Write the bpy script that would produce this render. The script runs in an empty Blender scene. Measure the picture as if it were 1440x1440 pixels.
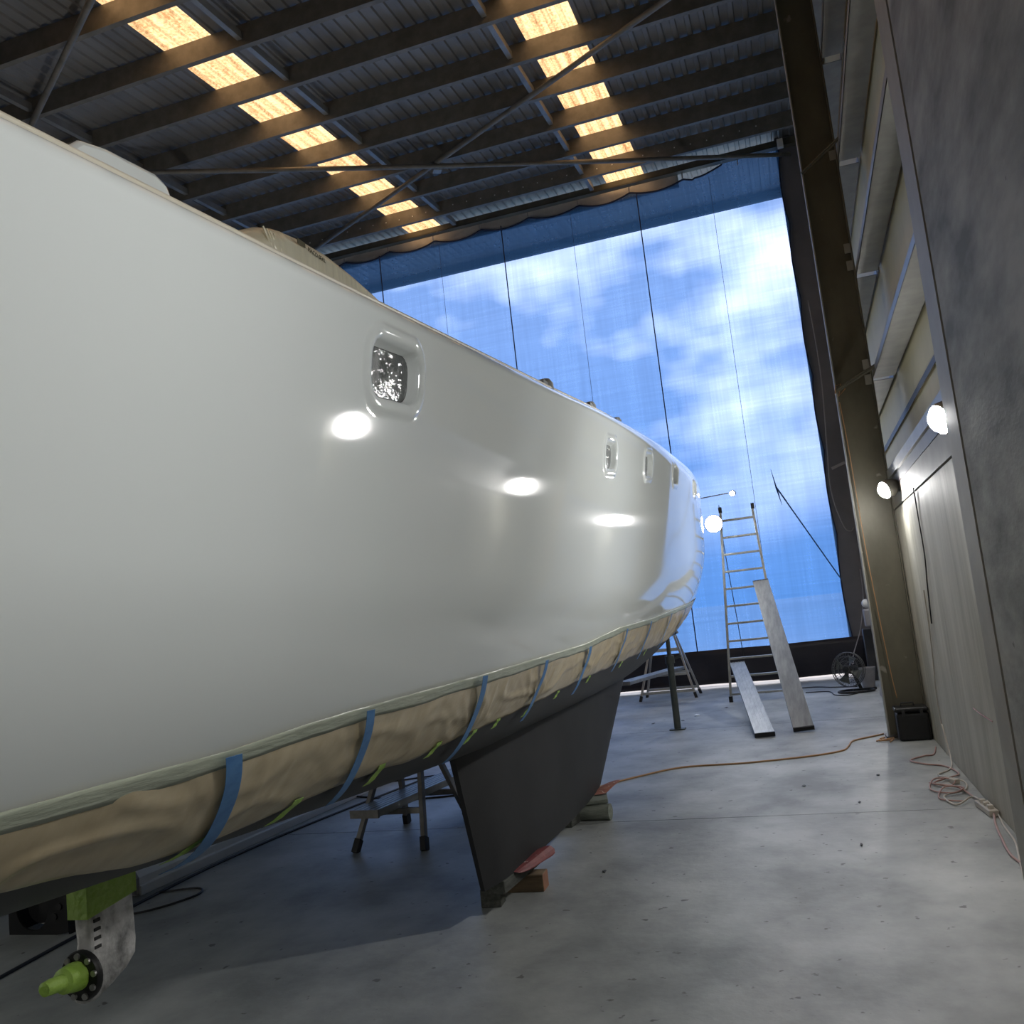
import bpy, math, random
from mathutils import Vector, Matrix, noise
PI = math.pi
random.seed(4)
S = bpy.context.scene
COL = S.collection

# ------------------------------------------------------------------ camera
cam_d = bpy.data.cameras.new('camera')
cam = bpy.data.objects.new('camera', cam_d)
COL.objects.link(cam)
S.camera = cam
F_PX, YAW, PITCH, ROLL = 1272.47, 0.302925, 0.122139, -0.108452
cy, sy = math.cos(YAW), math.sin(YAW)
Fv = Vector((-sy*math.cos(PITCH), cy*math.cos(PITCH), math.sin(PITCH)))
Rv = Vector((cy, sy, 0))
Uv = Rv.cross(Fv)
c_, s_ = math.cos(ROLL), math.sin(ROLL)
R2 = c_*Rv + s_*Uv
U2 = -s_*Rv + c_*Uv
cam.matrix_world = Matrix(((R2.x, U2.x, -Fv.x, 0), (R2.y, U2.y, -Fv.y, 0), (R2.z, U2.z, -Fv.z, 1.6), (0, 0, 0, 1)))
cam_d.sensor_width = 36
cam_d.lens = 36*F_PX/1440
cam_d.clip_start = 0.02
cam_d.clip_end = 500

# ------------------------------------------------------------------ view, world, light
S.view_settings.view_transform = 'Standard'
S.view_settings.look = 'None'
S.view_settings.gamma = 1
S.view_settings.use_curve_mapping = False
S.view_settings.exposure = 0.50
LAMP = 350.0
SKY = 0.62

world = bpy.data.worlds.new('sky')
S.world = world
world.use_nodes = True
nt = world.node_tree
nt.nodes.clear()
def wn(t, **k):
    n = nt.nodes.new(t)
    for a, b in k.items(): setattr(n, a, b)
    return n
tc = wn('ShaderNodeTexCoord')
sep = wn('ShaderNodeSeparateXYZ')
nt.links.new(tc.outputs['Generated'], sep.inputs[0])
ramp = wn('ShaderNodeValToRGB')
ramp.color_ramp.elements[0].position = 0.0
ramp.color_ramp.elements[0].color = (0.50, 1.0, 1.72, 1)
ramp.color_ramp.elements[1].position = 0.32
ramp.color_ramp.elements[1].color = (1.35, 1.6, 2.1, 1)
nt.links.new(sep.outputs['Z'], ramp.inputs[0])
mp = wn('ShaderNodeMapping')
mp.inputs['Scale'].default_value = (1.0, 1.0, 1.7)
mp.inputs['Location'].default_value = (0.30, 0.0, 0.42)
nt.links.new(tc.outputs['Generated'], mp.inputs[0])
n1 = wn('ShaderNodeTexNoise')
n1.inputs['Scale'].default_value = 4.2
n1.inputs['Detail'].default_value = 3.5
n1.inputs['Roughness'].default_value = 0.55
nt.links.new(mp.outputs[0], n1.inputs['Vector'])
cr = wn('ShaderNodeValToRGB')
cr.color_ramp.elements[0].position = 0.46
cr.color_ramp.elements[0].color = (0, 0, 0, 1)
cr.color_ramp.elements[1].position = 0.74
cr.color_ramp.elements[1].color = (1, 1, 1, 1)
nt.links.new(n1.outputs['Fac'], cr.inputs[0])
hz = wn('ShaderNodeMapRange')          # fewer clouds close to the horizon
hz.inputs['From Min'].default_value = 0.04
hz.inputs['From Max'].default_value = 0.26
nt.links.new(sep.outputs['Z'], hz.inputs['Value'])
mul = wn('ShaderNodeMath', operation='MULTIPLY')
nt.links.new(cr.outputs[0], mul.inputs[0])
nt.links.new(hz.outputs[0], mul.inputs[1])
mix = wn('ShaderNodeMix', data_type='RGBA')
nt.links.new(mul.outputs[0], mix.inputs['Factor'])
nt.links.new(ramp.outputs[0], mix.inputs['A'])
mix.inputs['B'].default_value = (9.0, 7.2, 6.0, 1)
bg = wn('ShaderNodeBackground')
bg.inputs['Strength'].default_value = SKY
nt.links.new(mix.outputs['Result'], bg.inputs['Color'])
wo = wn('ShaderNodeOutputWorld')
nt.links.new(bg.outputs[0], wo.inputs[0])

# ------------------------------------------------------------------ materials
def newmat(name):
    m = bpy.data.materials.new(name)
    m.use_nodes = True
    m.node_tree.nodes.clear()
    return m, m.node_tree
def srgb(c):
    return tuple(((x/255)/12.92 if x/255 <= 0.04045 else ((x/255+0.055)/1.055)**2.4) for x in c) + (1,)
def mat(name, c1, c2=None, rough=0.5, metal=0.0, scale=3.0, stretch=(1, 1, 1), detail=6, bump=0.0, bscale=None, lo=0.35, hi=0.65, coat=0.0, spots=None, rough2=None, spec=0.5, bdetail=5):
    """mottled surface between two linear colours in object space"""
    m, t = newmat(name)
    N, L = t.nodes, t.links
    out = N.new('ShaderNodeOutputMaterial')
    p = N.new('ShaderNodeBsdfPrincipled')
    L.new(p.outputs[0], out.inputs[0])
    p.inputs['Roughness'].default_value = rough
    p.inputs['Metallic'].default_value = metal
    p.inputs['Specular IOR Level'].default_value = spec
    p.inputs['Coat Weight'].default_value = coat
    p.inputs['Coat Roughness'].default_value = 0.05
    c1 = tuple(c1)[:3]+(1,)
    p.inputs['Base Color'].default_value = c1
    if c2 is not None or bump:
        tc = N.new('ShaderNodeTexCoord')
        mp = N.new('ShaderNodeMapping')
        mp.inputs['Scale'].default_value = stretch
        L.new(tc.outputs['Object'], mp.inputs[0])
    if c2 is not None:
        c2 = tuple(c2)[:3]+(1,)
        nz = N.new('ShaderNodeTexNoise')
        nz.inputs['Scale'].default_value = scale
        nz.inputs['Detail'].default_value = detail
        nz.inputs['Roughness'].default_value = 0.6
        L.new(mp.outputs[0], nz.inputs['Vector'])
        r = N.new('ShaderNodeValToRGB')
        r.color_ramp.elements[0].position = lo
        r.color_ramp.elements[0].color = c1
        r.color_ramp.elements[1].position = hi
        r.color_ramp.elements[1].color = c2
        L.new(nz.outputs['Fac'], r.inputs[0])
        last = r.outputs[0]
        if spots:
            sc, col, th = spots
            n2 = N.new('ShaderNodeTexNoise')
            n2.inputs['Scale'].default_value = sc
            n2.inputs['Detail'].default_value = 3
            L.new(tc.outputs['Object'], n2.inputs['Vector'])
            mr = N.new('ShaderNodeMapRange')
            mr.inputs['From Min'].default_value = th
            mr.inputs['From Max'].default_value = th+0.04
            L.new(n2.outputs['Fac'], mr.inputs['Value'])
            mx = N.new('ShaderNodeMix'); mx.data_type = 'RGBA'
            L.new(mr.outputs[0], mx.inputs['Factor'])
            L.new(last, mx.inputs['A'])
            mx.inputs['B'].default_value = tuple(col)[:3]+(1,)
            last = mx.outputs['Result']
        L.new(last, p.inputs['Base Color'])
        if rough2 is not None:
            mr2 = N.new('ShaderNodeMapRange')
            mr2.inputs['To Min'].default_value = rough
            mr2.inputs['To Max'].default_value = rough2
            L.new(nz.outputs['Fac'], mr2.inputs['Value'])
            L.new(mr2.outputs[0], p.inputs['Roughness'])
    if bump:
        nb = N.new('ShaderNodeTexNoise')
        nb.inputs['Scale'].default_value = bscale or scale*4
        nb.inputs['Detail'].default_value = bdetail
        L.new(mp.outputs[0], nb.inputs['Vector'])
        b = N.new('ShaderNodeBump')
        b.inputs['Strength'].default_value = bump
        b.inputs['Distance'].default_value = 0.02
        L.new(nb.outputs['Fac'], b.inputs['Height'])
        L.new(b.outputs[0], p.inputs['Normal'])
    return m
def emit(name, col, st):
    m, t = newmat(name)
    e = t.nodes.new('ShaderNodeEmission')
    e.inputs[0].default_value = tuple(col)[:3]+(1,)
    e.inputs[1].default_value = st
    o = t.nodes.new('ShaderNodeOutputMaterial')
    t.links.new(e.outputs[0], o.inputs[0])
    return m

M = {}
M['gelcoat'] = mat('gelcoat', (0.74, 0.785, 0.775), rough=0.045, spec=0.38)
M['antifoul'] = mat('antifoul', (0.038, 0.040, 0.043), (0.052, 0.054, 0.056), spec=0.3, rough=0.55, scale=2)
M['keelpaint'] = mat('keelpaint', (0.015, 0.0155, 0.017), (0.025, 0.026, 0.028), rough=0.55, spec=0.22, scale=1.6)
M['blue_tape'] = mat('blue_tape', (0.06, 0.20, 0.48), (0.09, 0.26, 0.55), rough=0.5, scale=20)
M['green_tape'] = mat('green_tape', (0.30, 0.52, 0.06), (0.40, 0.60, 0.12), rough=0.5, scale=30, bump=0.3, bscale=60)
M['tape_band'] = mat('tape_band', (0.44, 0.49, 0.38), (0.50, 0.54, 0.43), rough=0.3, scale=3, stretch=(1, 1, 8), bump=0.25, bscale=9)
M['glass'] = mat('port_glass', (0.13, 0.14, 0.14), (0.34, 0.35, 0.35), rough=0.05, scale=9, bump=0.5, bscale=16, lo=0.5, hi=0.62)
M['port_rim'] = mat('port_rim', (0.36, 0.375, 0.375), rough=0.25)
M['floor'] = mat('floor_concrete', (0.20, 0.212, 0.21), (0.39, 0.405, 0.395), rough=0.62, scale=1.3, stretch=(1, 0.8, 1), detail=12, bump=0.15, bscale=16, lo=0.36, hi=0.64, spots=(13, (0.12, 0.12, 0.115), 0.675), rough2=0.42)
M['joint'] = mat('joint_dark', (0.03, 0.03, 0.03))
M['wall_concrete'] = mat('wall_concrete', (0.34, 0.325, 0.26), (0.52, 0.505, 0.43), rough=0.6, scale=1.5, stretch=(1, 3.0, 0.35), detail=7, bump=0.15, bscale=8)
M['slab_concrete'] = mat('slab_concrete', (0.15, 0.155, 0.15), (0.36, 0.365, 0.35), rough=0.75, scale=3.4, detail=14, stretch=(1, 0.4, 1), bump=0.14, bscale=45, spots=(6, (0.05, 0.05, 0.05), 0.72))
M['steel_olive'] = mat('steel_olive', (0.095, 0.087, 0.062), (0.15, 0.138, 0.10), rough=0.45, scale=2, stretch=(1, 1, 0.5), metal=0.2, spots=(5, (0.30, 0.28, 0.24), 0.68))
M['steel_light'] = mat('steel_light', (0.27, 0.26, 0.225), (0.33, 0.32, 0.28), rough=0.6, scale=3)
M['steel_dark'] = mat('steel_dark', (0.045, 0.045, 0.05), (0.07, 0.07, 0.07), rough=0.5, scale=3)
M['girt'] = mat('girt_galv', (0.26, 0.26, 0.25), (0.33, 0.33, 0.31), rough=0.45, metal=0.4, scale=5)
M['cladding'] = mat('cladding', (0.50, 0.45, 0.27), (0.56, 0.50, 0.31), rough=0.6, scale=1.5)
M['purlin'] = mat('purlin_galv', (0.16, 0.15, 0.125), (0.23, 0.215, 0.185), rough=0.5, metal=0.2, scale=5, bump=0.05)
M['roof'] = mat('roof_steel', (0.20, 0.20, 0.20), (0.28, 0.28, 0.275), rough=0.45, metal=0.25, scale=2, stretch=(1, 0.3, 1))
M['jamb'] = mat('jamb_dark', (0.17, 0.165, 0.18), (0.22, 0.21, 0.225), rough=0.7, scale=1.2)
M['shed_wall'] = mat('shed_wall', (0.20, 0.20, 0.19), (0.27, 0.27, 0.26), rough=0.7, scale=1)
M['tarp_black'] = mat('tarp_black', (0.012, 0.012, 0.02), (0.022, 0.02, 0.03), rough=0.5, scale=1.5, bump=0.6, bscale=3)
M['valance'] = mat('valance', (0.50, 0.47, 0.44), (0.62, 0.60, 0.57), rough=0.6, scale=3, bump=0.8, bscale=6)
M['valance'].node_tree.nodes['Principled BSDF'].inputs['Transmission Weight'].default_value = 0.0
M['alu'] = mat('aluminium', (0.42, 0.41, 0.38), (0.55, 0.54, 0.50), rough=0.38, metal=0.75, scale=6, bump=0.05)
M['alu_plank'] = mat('aluminium_plank', (0.27, 0.28, 0.275), (0.40, 0.41, 0.40), rough=0.45, metal=0.6, scale=3, stretch=(6, 1, 1))
M['alu_dull'] = mat('aluminium_dull', (0.20, 0.19, 0.175), (0.30, 0.29, 0.27), rough=0.5, metal=0.5, scale=8)
M['rubber'] = mat('rubber_black', (0.015, 0.015, 0.016), rough=0.6)
M['black_plastic'] = mat('black_plastic', (0.004, 0.0045, 0.005), (0.007, 0.007, 0.008), rough=0.5, scale=10)
M['timber'] = mat('timber', (0.14, 0.10, 0.06), (0.24, 0.17, 0.10), rough=0.75, scale=4, stretch=(1, 8, 8), bump=0.3)
M['timber_end'] = mat('timber_end', (0.22, 0.10, 0.06), (0.30, 0.14, 0.08), rough=0.8, scale=14)
M['timber_dark'] = mat('timber_dark', (0.045, 0.048, 0.042), (0.10, 0.105, 0.09), rough=0.8, scale=5, stretch=(8, 1, 8), bump=0.4)
M['timber_grey'] = mat('timber_grey', (0.15, 0.17, 0.14), (0.24, 0.26, 0.22), rough=0.8, scale=6, stretch=(1, 6, 6), bump=0.4)
M['red_pad'] = mat('red_pad', (0.15, 0.03, 0.035), (0.22, 0.05, 0.05), rough=0.55, scale=12, spots=(30, (0.7, 0.6, 0.55), 0.66))
M['red_pad2'] = mat('red_pad_worn', (0.34, 0.13, 0.10), (0.46, 0.22, 0.17), rough=0.6, scale=18, spots=(32, (0.7, 0.6, 0.55), 0.64))
M['drive'] = mat('drive_alloy', (0.16, 0.16, 0.155), (0.66, 0.655, 0.64), rough=0.45, metal=0.3, scale=11, detail=8, bump=0.25, bscale=30, lo=0.38, hi=0.64)
M['bolt'] = mat('bolt_steel', (0.40, 0.40, 0.38), rough=0.35, metal=0.8)
M['stand'] = mat('stand_paint', (0.045, 0.058, 0.055), (0.075, 0.085, 0.078), rough=0.5, scale=9)
M['white_paint'] = mat('white_paint', (0.74, 0.74, 0.72), (0.82, 0.82, 0.80), rough=0.4, scale=3)
M['orange_cord'] = mat('orange_cord', (0.40, 0.22, 0.10), rough=0.5)
M['white_cord'] = mat('white_cord', (0.50, 0.46, 0.40), rough=0.5)
M['pink_cord'] = mat('pink_cord', (0.40, 0.24, 0.21), rough=0.5)
M['grey_rope'] = mat('grey_rope', (0.36, 0.34, 0.34), rough=0.7)
M['dark_cord'] = mat('dark_cord', (0.02, 0.02, 0.022), rough=0.6)
M['seam'] = mat('seam', (0.02, 0.03, 0.07), rough=0.7)
M['grey_card'] = mat('grey_card', (0.28, 0.27, 0.28), (0.35, 0.34, 0.35), rough=0.7, scale=4)
M['print'] = mat('film_print', (0.10, 0.09, 0.05), rough=0.5)
M['bulb'] = emit('bulb_glow', (1.0, 0.985, 0.96), LAMP)
M['fill_bulb'] = emit('fill_bulb_glow', (1.0, 0.96, 0.90), LAMP*0.20)  # for the added fill lamp under the bridge deck
M['near_bulb'] = emit('near_bulb_glow', (1.0, 0.985, 0.96), LAMP*0.52)
M['ladder_bulb'] = emit('ladder_bulb_glow', (1.0, 0.985, 0.96), 90)
M['far_bulb'] = emit('far_bulb_glow', (1.0, 0.93, 0.82), 30)

def film_mat(name, c1, c2, trans=0.0, bs=0.5, scale=5.0, stretch=(1, 1, 1)):
    m = mat(name, c1, c2, rough=0.27, scale=4, bump=bs, bscale=scale, stretch=stretch, spec=0.45, bdetail=1.5)
    return m
M['film'] = film_mat('masking_film', (0.50, 0.41, 0.26), (0.60, 0.51, 0.34), bs=0.30, scale=7, stretch=(1, 1.6, 0.7))
M['film2'] = film_mat('cabin_film', (0.80, 0.76, 0.58), (0.86, 0.83, 0.66), bs=0.35, scale=9, stretch=(1, 3.2, 0.6))

# blue shade-cloth: the sky shows through its holes, its threads glow with the daylight behind
m, t = newmat('shade_cloth')
N, L = t.nodes, t.links
out = N.new('ShaderNodeOutputMaterial')
tcn = N.new('ShaderNodeTexCoord')
def stretched(sc, scale, det=3):
    mp_ = N.new('ShaderNodeMapping'); mp_.inputs['Scale'].default_value = sc
    L.new(tcn.outputs['Object'], mp_.inputs[0])
    n_ = N.new('ShaderNodeTexNoise'); n_.inputs['Scale'].default_value = scale; n_.inputs['Detail'].default_value = det
    L.new(mp_.outputs[0], n_.inputs['Vector'])
    return n_.outputs['Fac']
va = stretched((26, 1, 0.7), 1.0)
vb = stretched((0.7, 1, 26), 1.0)
vc = stretched((3.2, 1, 0.06), 1.0, 4)
ad = N.new('ShaderNodeMath'); ad.operation = 'ADD'; L.new(va, ad.inputs[0]); L.new(vb, ad.inputs[1])
ad2 = N.new('ShaderNodeMath'); ad2.operation = 'ADD'; L.new(ad.outputs[0], ad2.inputs[0]); L.new(vc, ad2.inputs[1])
mr = N.new('ShaderNodeMapRange'); mr.inputs['From Min'].default_value = 1.15; mr.inputs['From Max'].default_value = 1.85
mr.inputs['To Min'].default_value = 0.80; mr.inputs['To Max'].default_value = 1.0
L.new(ad2.outputs[0], mr.inputs['Value'])
colm = N.new('ShaderNodeMix'); colm.data_type = 'RGBA'; colm.blend_type = 'MULTIPLY'; colm.inputs['Factor'].default_value = 1
colm.inputs['A'].default_value = (0.32, 0.46, 0.74, 1)
L.new(mr.outputs[0], colm.inputs['B'])
tr = N.new('ShaderNodeBsdfTransparent'); L.new(colm.outputs['Result'], tr.inputs[0])
tl = N.new('ShaderNodeBsdfTranslucent')
colm2 = N.new('ShaderNodeMix'); colm2.data_type = 'RGBA'; colm2.blend_type = 'MULTIPLY'; colm2.inputs['Factor'].default_value = 1
colm2.inputs['A'].default_value = (0.12, 0.30, 0.60, 1)
L.new(mr.outputs[0], colm2.inputs['B'])
L.new(colm2.outputs['Result'], tl.inputs[0])
df = N.new('ShaderNodeBsdfDiffuse'); df.inputs[0].default_value = (0.10, 0.22, 0.40, 1)
mx = N.new('ShaderNodeMixShader'); mx.inputs[0].default_value = 0.3
L.new(tl.outputs[0], mx.inputs[1]); L.new(df.outputs[0], mx.inputs[2])
mx2 = N.new('ShaderNodeMixShader'); mx2.inputs[0].default_value = 0.35
L.new(tr.outputs[0], mx2.inputs[1]); L.new(mx.outputs[0], mx2.inputs[2])
L.new(mx2.outputs[0], out.inputs[0])
M['cloth'] = m

# amber fibreglass rooflight sheet
m, t = newmat('amber_fibreglass')
N, L = t.nodes, t.links
out = N.new('ShaderNodeOutputMaterial')
tcn = N.new('ShaderNodeTexCoord')
fa = stretched((1, 1, 1), 26, 4)
fb = stretched((9, 0.5, 1), 1.5, 4)
ad = N.new('ShaderNodeMath'); ad.operation = 'ADD'; L.new(fa, ad.inputs[0]); L.new(fb, ad.inputs[1])
r = N.new('ShaderNodeValToRGB')
r.color_ramp.elements[0].position = 0.36; r.color_ramp.elements[0].color = (0.42, 0.22, 0.085, 1)
r.color_ramp.elements[1].position = 0.58; r.color_ramp.elements[1].color = (0.98, 0.66, 0.32, 1)
hv = N.new('ShaderNodeMath'); hv.operation = 'MULTIPLY'; hv.inputs[1].default_value = 0.5
L.new(ad.outputs[0], hv.inputs[0]); L.new(hv.outputs[0], r.inputs[0])
tl = N.new('ShaderNodeBsdfTranslucent'); L.new(r.outputs[0], tl.inputs[0])
df = N.new('ShaderNodeBsdfDiffuse'); df.inputs[0].default_value = (0.35, 0.25, 0.14, 1)
mx = N.new('ShaderNodeMixShader'); mx.inputs[0].default_value = 0.12
L.new(tl.outputs[0], mx.inputs[1]); L.new(df.outputs[0], mx.inputs[2]); L.new(mx.outputs[0], out.inputs[0])
M['rooflight'] = m

# ------------------------------------------------------------------ mesh builder
class MB:
    def __init__(s): s.v = []; s.f = []
    def add(s, vs, fs):
        o = len(s.v); s.v += [tuple(v) for v in vs]; s.f += [tuple(i+o for i in f) for f in fs]; return s
    def box(s, c, d, rz=0, M_=None):
        x, y, z = d[0]/2, d[1]/2, d[2]/2
        vs = [Vector((a, b, e)) for a in (-x, x) for b in (-y, y) for e in (-z, z)]
        R_ = Matrix.Rotation(rz, 3, 'Z') if M_ is None else M_
        vs = [R_ @ v + Vector(c) for v in vs]
        return s.add(vs, [(0, 1, 3, 2), (4, 6, 7, 5), (0, 4, 5, 1), (2, 3, 7, 6), (0, 2, 6, 4), (1, 5, 7, 3)])
    def span(s, x0, x1, y0, y1, z0, z1):
        return s.box(((x0+x1)/2, (y0+y1)/2, (z0+z1)/2), (abs(x1-x0), abs(y1-y0), abs(z1-z0)))
    def bar(s, p0, p1, w, h, up=(0, 0, 1)):
        p0, p1 = Vector(p0), Vector(p1); d = (p1-p0).normalized(); u = Vector(up)
        a = d.cross(u)
        if a.length < 1e-4: a = d.cross(Vector((0, 1, 0)))
        a.normalize(); b = a.cross(d).normalized()
        vs = []
        for p in (p0, p1):
            for (i, j) in ((-1, -1), (1, -1), (1, 1), (-1, 1)): vs.append(p + a*w/2*i + b*h/2*j)
        return s.add(vs, [(3, 2, 1, 0), (4, 5, 6, 7), (0, 1, 5, 4), (1, 2, 6, 5), (2, 3, 7, 6), (3, 0, 4, 7)])
    def tube(s, path, r, n=8, cap=True):
        P = [Vector(p) for p in path]; vs = []; fs = []
        prev = None
        for i, p in enumerate(P):
            d = (P[min(i+1, len(P)-1)] - P[max(i-1, 0)]).normalized()
            if prev is None:
                a = d.cross(Vector((0, 0, 1)))
                if a.length < 0.05: a = d.cross(Vector((1, 0, 0)))
            else: a = prev - d*prev.dot(d)
            a.normalize(); prev = a; b = d.cross(a)
            rr = r[i] if isinstance(r, (list, tuple)) else r
            for k in range(n): vs.append(p + a*rr*math.cos(2*PI*k/n) + b*rr*math.sin(2*PI*k/n))
        for i in range(len(P)-1):
            for k in range(n):
                k2 = (k+1) % n
                fs.append((i*n+k, i*n+k2, (i+1)*n+k2, (i+1)*n+k))
        if cap: fs += [tuple(range(n))[::-1], tuple((len(P)-1)*n+k for k in range(n))]
        return s.add(vs, fs)
    def lathe(s, prof, c, axis=(0, 0, 1), n=24):
        """prof = [(radius, height along axis)]"""
        ax = Vector(axis).normalized(); a = ax.cross(Vector((0, 0, 1)))
        if a.length < 0.05: a = ax.cross(Vector((1, 0, 0)))
        a.normalize(); b = ax.cross(a); c = Vector(c); vs = []; fs = []
        for (r, h) in prof:
            for k in range(n): vs.append(c + ax*h + a*r*math.cos(2*PI*k/n) + b*r*math.sin(2*PI*k/n))
        for i in range(len(prof)-1):
            for k in range(n):
                k2 = (k+1) % n; fs.append((i*n+k, (i+1)*n+k, (i+1)*n+k2, i*n+k2))
        return s.add(vs, fs)
    def ball(s, c, r, sc=(1, 1, 1), n=16):
        vs = []; fs = []
        for i in range(n//2+1):
            a = PI*i/(n//2)
            for k in range(n): vs.append((c[0]+r*sc[0]*math.sin(a)*math.cos(2*PI*k/n), c[1]+r*sc[1]*math.sin(a)*math.sin(2*PI*k/n), c[2]+r*sc[2]*math.cos(a)))
        for i in range(n//2):
            for k in range(n):
                k2 = (k+1) % n; fs.append((i*n+k, i*n+k2, (i+1)*n+k2, (i+1)*n+k)[::-1])
        return s.add(vs, fs)
    def prism(s, outline, axis, a0, a1):
        """outline of 2-D points extruded along 'X','Y' or 'Z' from a0 to a1"""
        n = len(outline); vs = []
        for a in (a0, a1):
            for (p, q) in outline:
                vs.append({'X': (a, p, q), 'Y': (p, a, q), 'Z': (p, q, a)}[axis])
        fs = [tuple(range(n))[::-1], tuple(range(n, 2*n))] + [(i, (i+1) % n, n+(i+1) % n, n+i) for i in range(n)]
        return s.add(vs, fs)
    def build(s, name, m, parent=None, smooth=False, bevel=0, seg=2, loc=None, kind=None, solid=0):
        me = bpy.data.meshes.new(name)
        me.from_pydata(s.v, [], s.f)
        me.update()
        if isinstance(m, (list, tuple)):
            for q in m: me.materials.append(q)
        else: me.materials.append(m)
        if smooth:
            for p in me.polygons: p.use_smooth = True
            if smooth != 'all':
                try: me.set_sharp_from_angle(angle=math.radians(38))
                except Exception: pass
        o = bpy.data.objects.new(name, me)
        COL.objects.link(o)
        if parent is not None:
            o.parent = parent
            o.matrix_parent_inverse = world_inv(parent)
        if bevel:
            b = o.modifiers.new('bevel', 'BEVEL'); b.width = bevel; b.segments = seg; b.limit_method = 'ANGLE'; b.angle_limit = math.radians(40)
        if solid:
            b = o.modifiers.new('thick', 'SOLIDIFY'); b.thickness = solid; b.offset = 0
        if kind: o['kind'] = kind
        return o
def world_inv(p):
    w = Matrix.Identity(4); q = p
    while q is not None:
        w = Matrix.Translation(q.location) @ q.rotation_euler.to_matrix().to_4x4() @ w
        if q.parent is not None: w = q.matrix_parent_inverse @ w
        q = q.parent
    return w.inverted()
def recalc(o):
    import bmesh
    bm = bmesh.new(); bm.from_mesh(o.data); bmesh.ops.recalc_face_normals(bm, faces=bm.faces); bm.to_mesh(o.data); bm.free(); return o
def empty(name, loc):
    o = bpy.data.objects.new(name, None); o.location = loc; o.empty_display_size = 0.1; COL.objects.link(o); return o
def tag(o, label, cat, group=None):
    o['label'] = label; o['category'] = cat
    if group: o['group'] = group
    return o
def thing(name, loc, label, cat, group=None): return tag(empty(name, loc), label, cat, group)
def copy_part(o, parent, dx=(0, 0, 0)):
    c = o.copy(); COL.objects.link(c); c.parent = parent
    c.location = o.location + Vector(dx); return c
def smooth_path(P, k=6, jit=0):
    P = [Vector(p) for p in P]; out = []
    for i in range(len(P)-1):
        p0 = P[max(i-1, 0)]; p1 = P[i]; p2 = P[i+1]; p3 = P[min(i+2, len(P)-1)]
        for j in range(k):
            t = j/k
            q = 0.5*((2*p1)+(p2-p0)*t+(2*p0-5*p1+4*p2-p3)*t*t+(3*p1-p0-3*p2+p3)*t**3)
            out.append(q)
    out.append(P[-1]); return out
def sstep(a, b, x):
    t = min(1, max(0, (x-a)/(b-a))); return t*t*(3-2*t)
def interp(tab, x):
    if x <= tab[0][0]: return tab[0][1]
    for (a, va), (b, vb) in zip(tab, tab[1:]):
        if x <= b: return va+(vb-va)*(x-a)/(b-a)
    return tab[-1][1]

# ------------------------------------------------------------------ floor
WR = 0.996                       # face of the right wall
XL, YB_, YF = -16.0, -6.0, 17.65
fl = MB().span(XL-0.2, 1.5, YB_-0.2, 18.0, -0.12, -0.02).build('floor', M['joint'], kind='structure')
rows = [YB_-0.2, 2.1, 7.085, 12.055, 18.0]
for a, b in zip(rows, rows[1:]):
    cols = [XL-0.2, -11.0, -5.5, 1.5]
    for c, d in zip(cols, cols[1:]):
        MB().span(c+0.004, d-0.004 if d < 1 else d, a+0.005, b-0.005, -0.1, 0).build('concrete_slab', M['floor'], fl)
MB().span(-90, 80, 24.0, 400, -0.6, -0.30).build('floor_water', mat('harbour_water', (0.03, 0.12, 0.20), (0.04, 0.15, 0.24), rough=0.12, scale=0.4, bump=0.5, bscale=1.2), kind='structure')
yard = MB().span(-60, 50, 18.0, 24.0, -0.6, -0.01).build('floor_yard', mat('yard_concrete', (0.62, 0.60, 0.56), (0.74, 0.72, 0.68), rough=0.8, scale=0.6), kind='structure')

# ------------------------------------------------------------------ roof
def rz(y): return 10.35 + 0.075*(y-17.65)
ceil = empty('ceiling', (0, 0, 0)); ceil['kind'] = 'structure'
RY0, RY1 = YB_-0.2, 20.4
def sheet(x0, x1, name, m, ribs, ya=None, yb=None):
    b = MB(); ya = RY0 if ya is None else ya; yb = RY1 if yb is None else yb; w = (x1-x0)/ribs; top = []
    for i in range(ribs):
        x = x0+i*w
        top += [(x, 0.0), (x+w*0.30, 0.0), (x+w*0.38, 0.028), (x+w*0.92, 0.028)]
    top.append((x1, 0.0)); vs = []
    for y in (ya, yb):
        for (x, h) in top: vs.append((x, y, rz(y)+h+0.01))
    n = len(top)
    b.add(vs, [(i, i+1, n+i+1, n+i) for i in range(n-1)])
    return b.build(name, m, ceil)
x = XL-0.2
edges = []
while x < -7.25: edges.append((x, min(x+0.76, -7.21))); x += 0.76
for (a, b) in edges: sheet(a, b, 'roof_sheet', M['roof'], 4)
sheet(-7.21, -6.46, 'roof_sheet', M['roof'], 4, ya=18.3)
sheet(-7.21, -6.46, 'rooflight_sheet', M['rooflight'], 4, yb=18.3)['label'] = 'amber translucent corrugated rooflight strip'
for i in range(5): sheet(-6.46+i*0.744, -6.46+(i+1)*0.744, 'roof_sheet', M['roof'], 4)
sheet(-2.74, -1.96, 'roof_sheet', M['roof'], 4, ya=18.3)
sheet(-2.74, -1.96, 'rooflight_sheet', M['rooflight'], 4, yb=18.3)['label'] = 'amber translucent corrugated rooflight strip'
for i in range(4): sheet(-1.96+i*0.82, -1.96+(i+1)*0.82, 'roof_sheet', M['roof'], 4)
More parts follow.
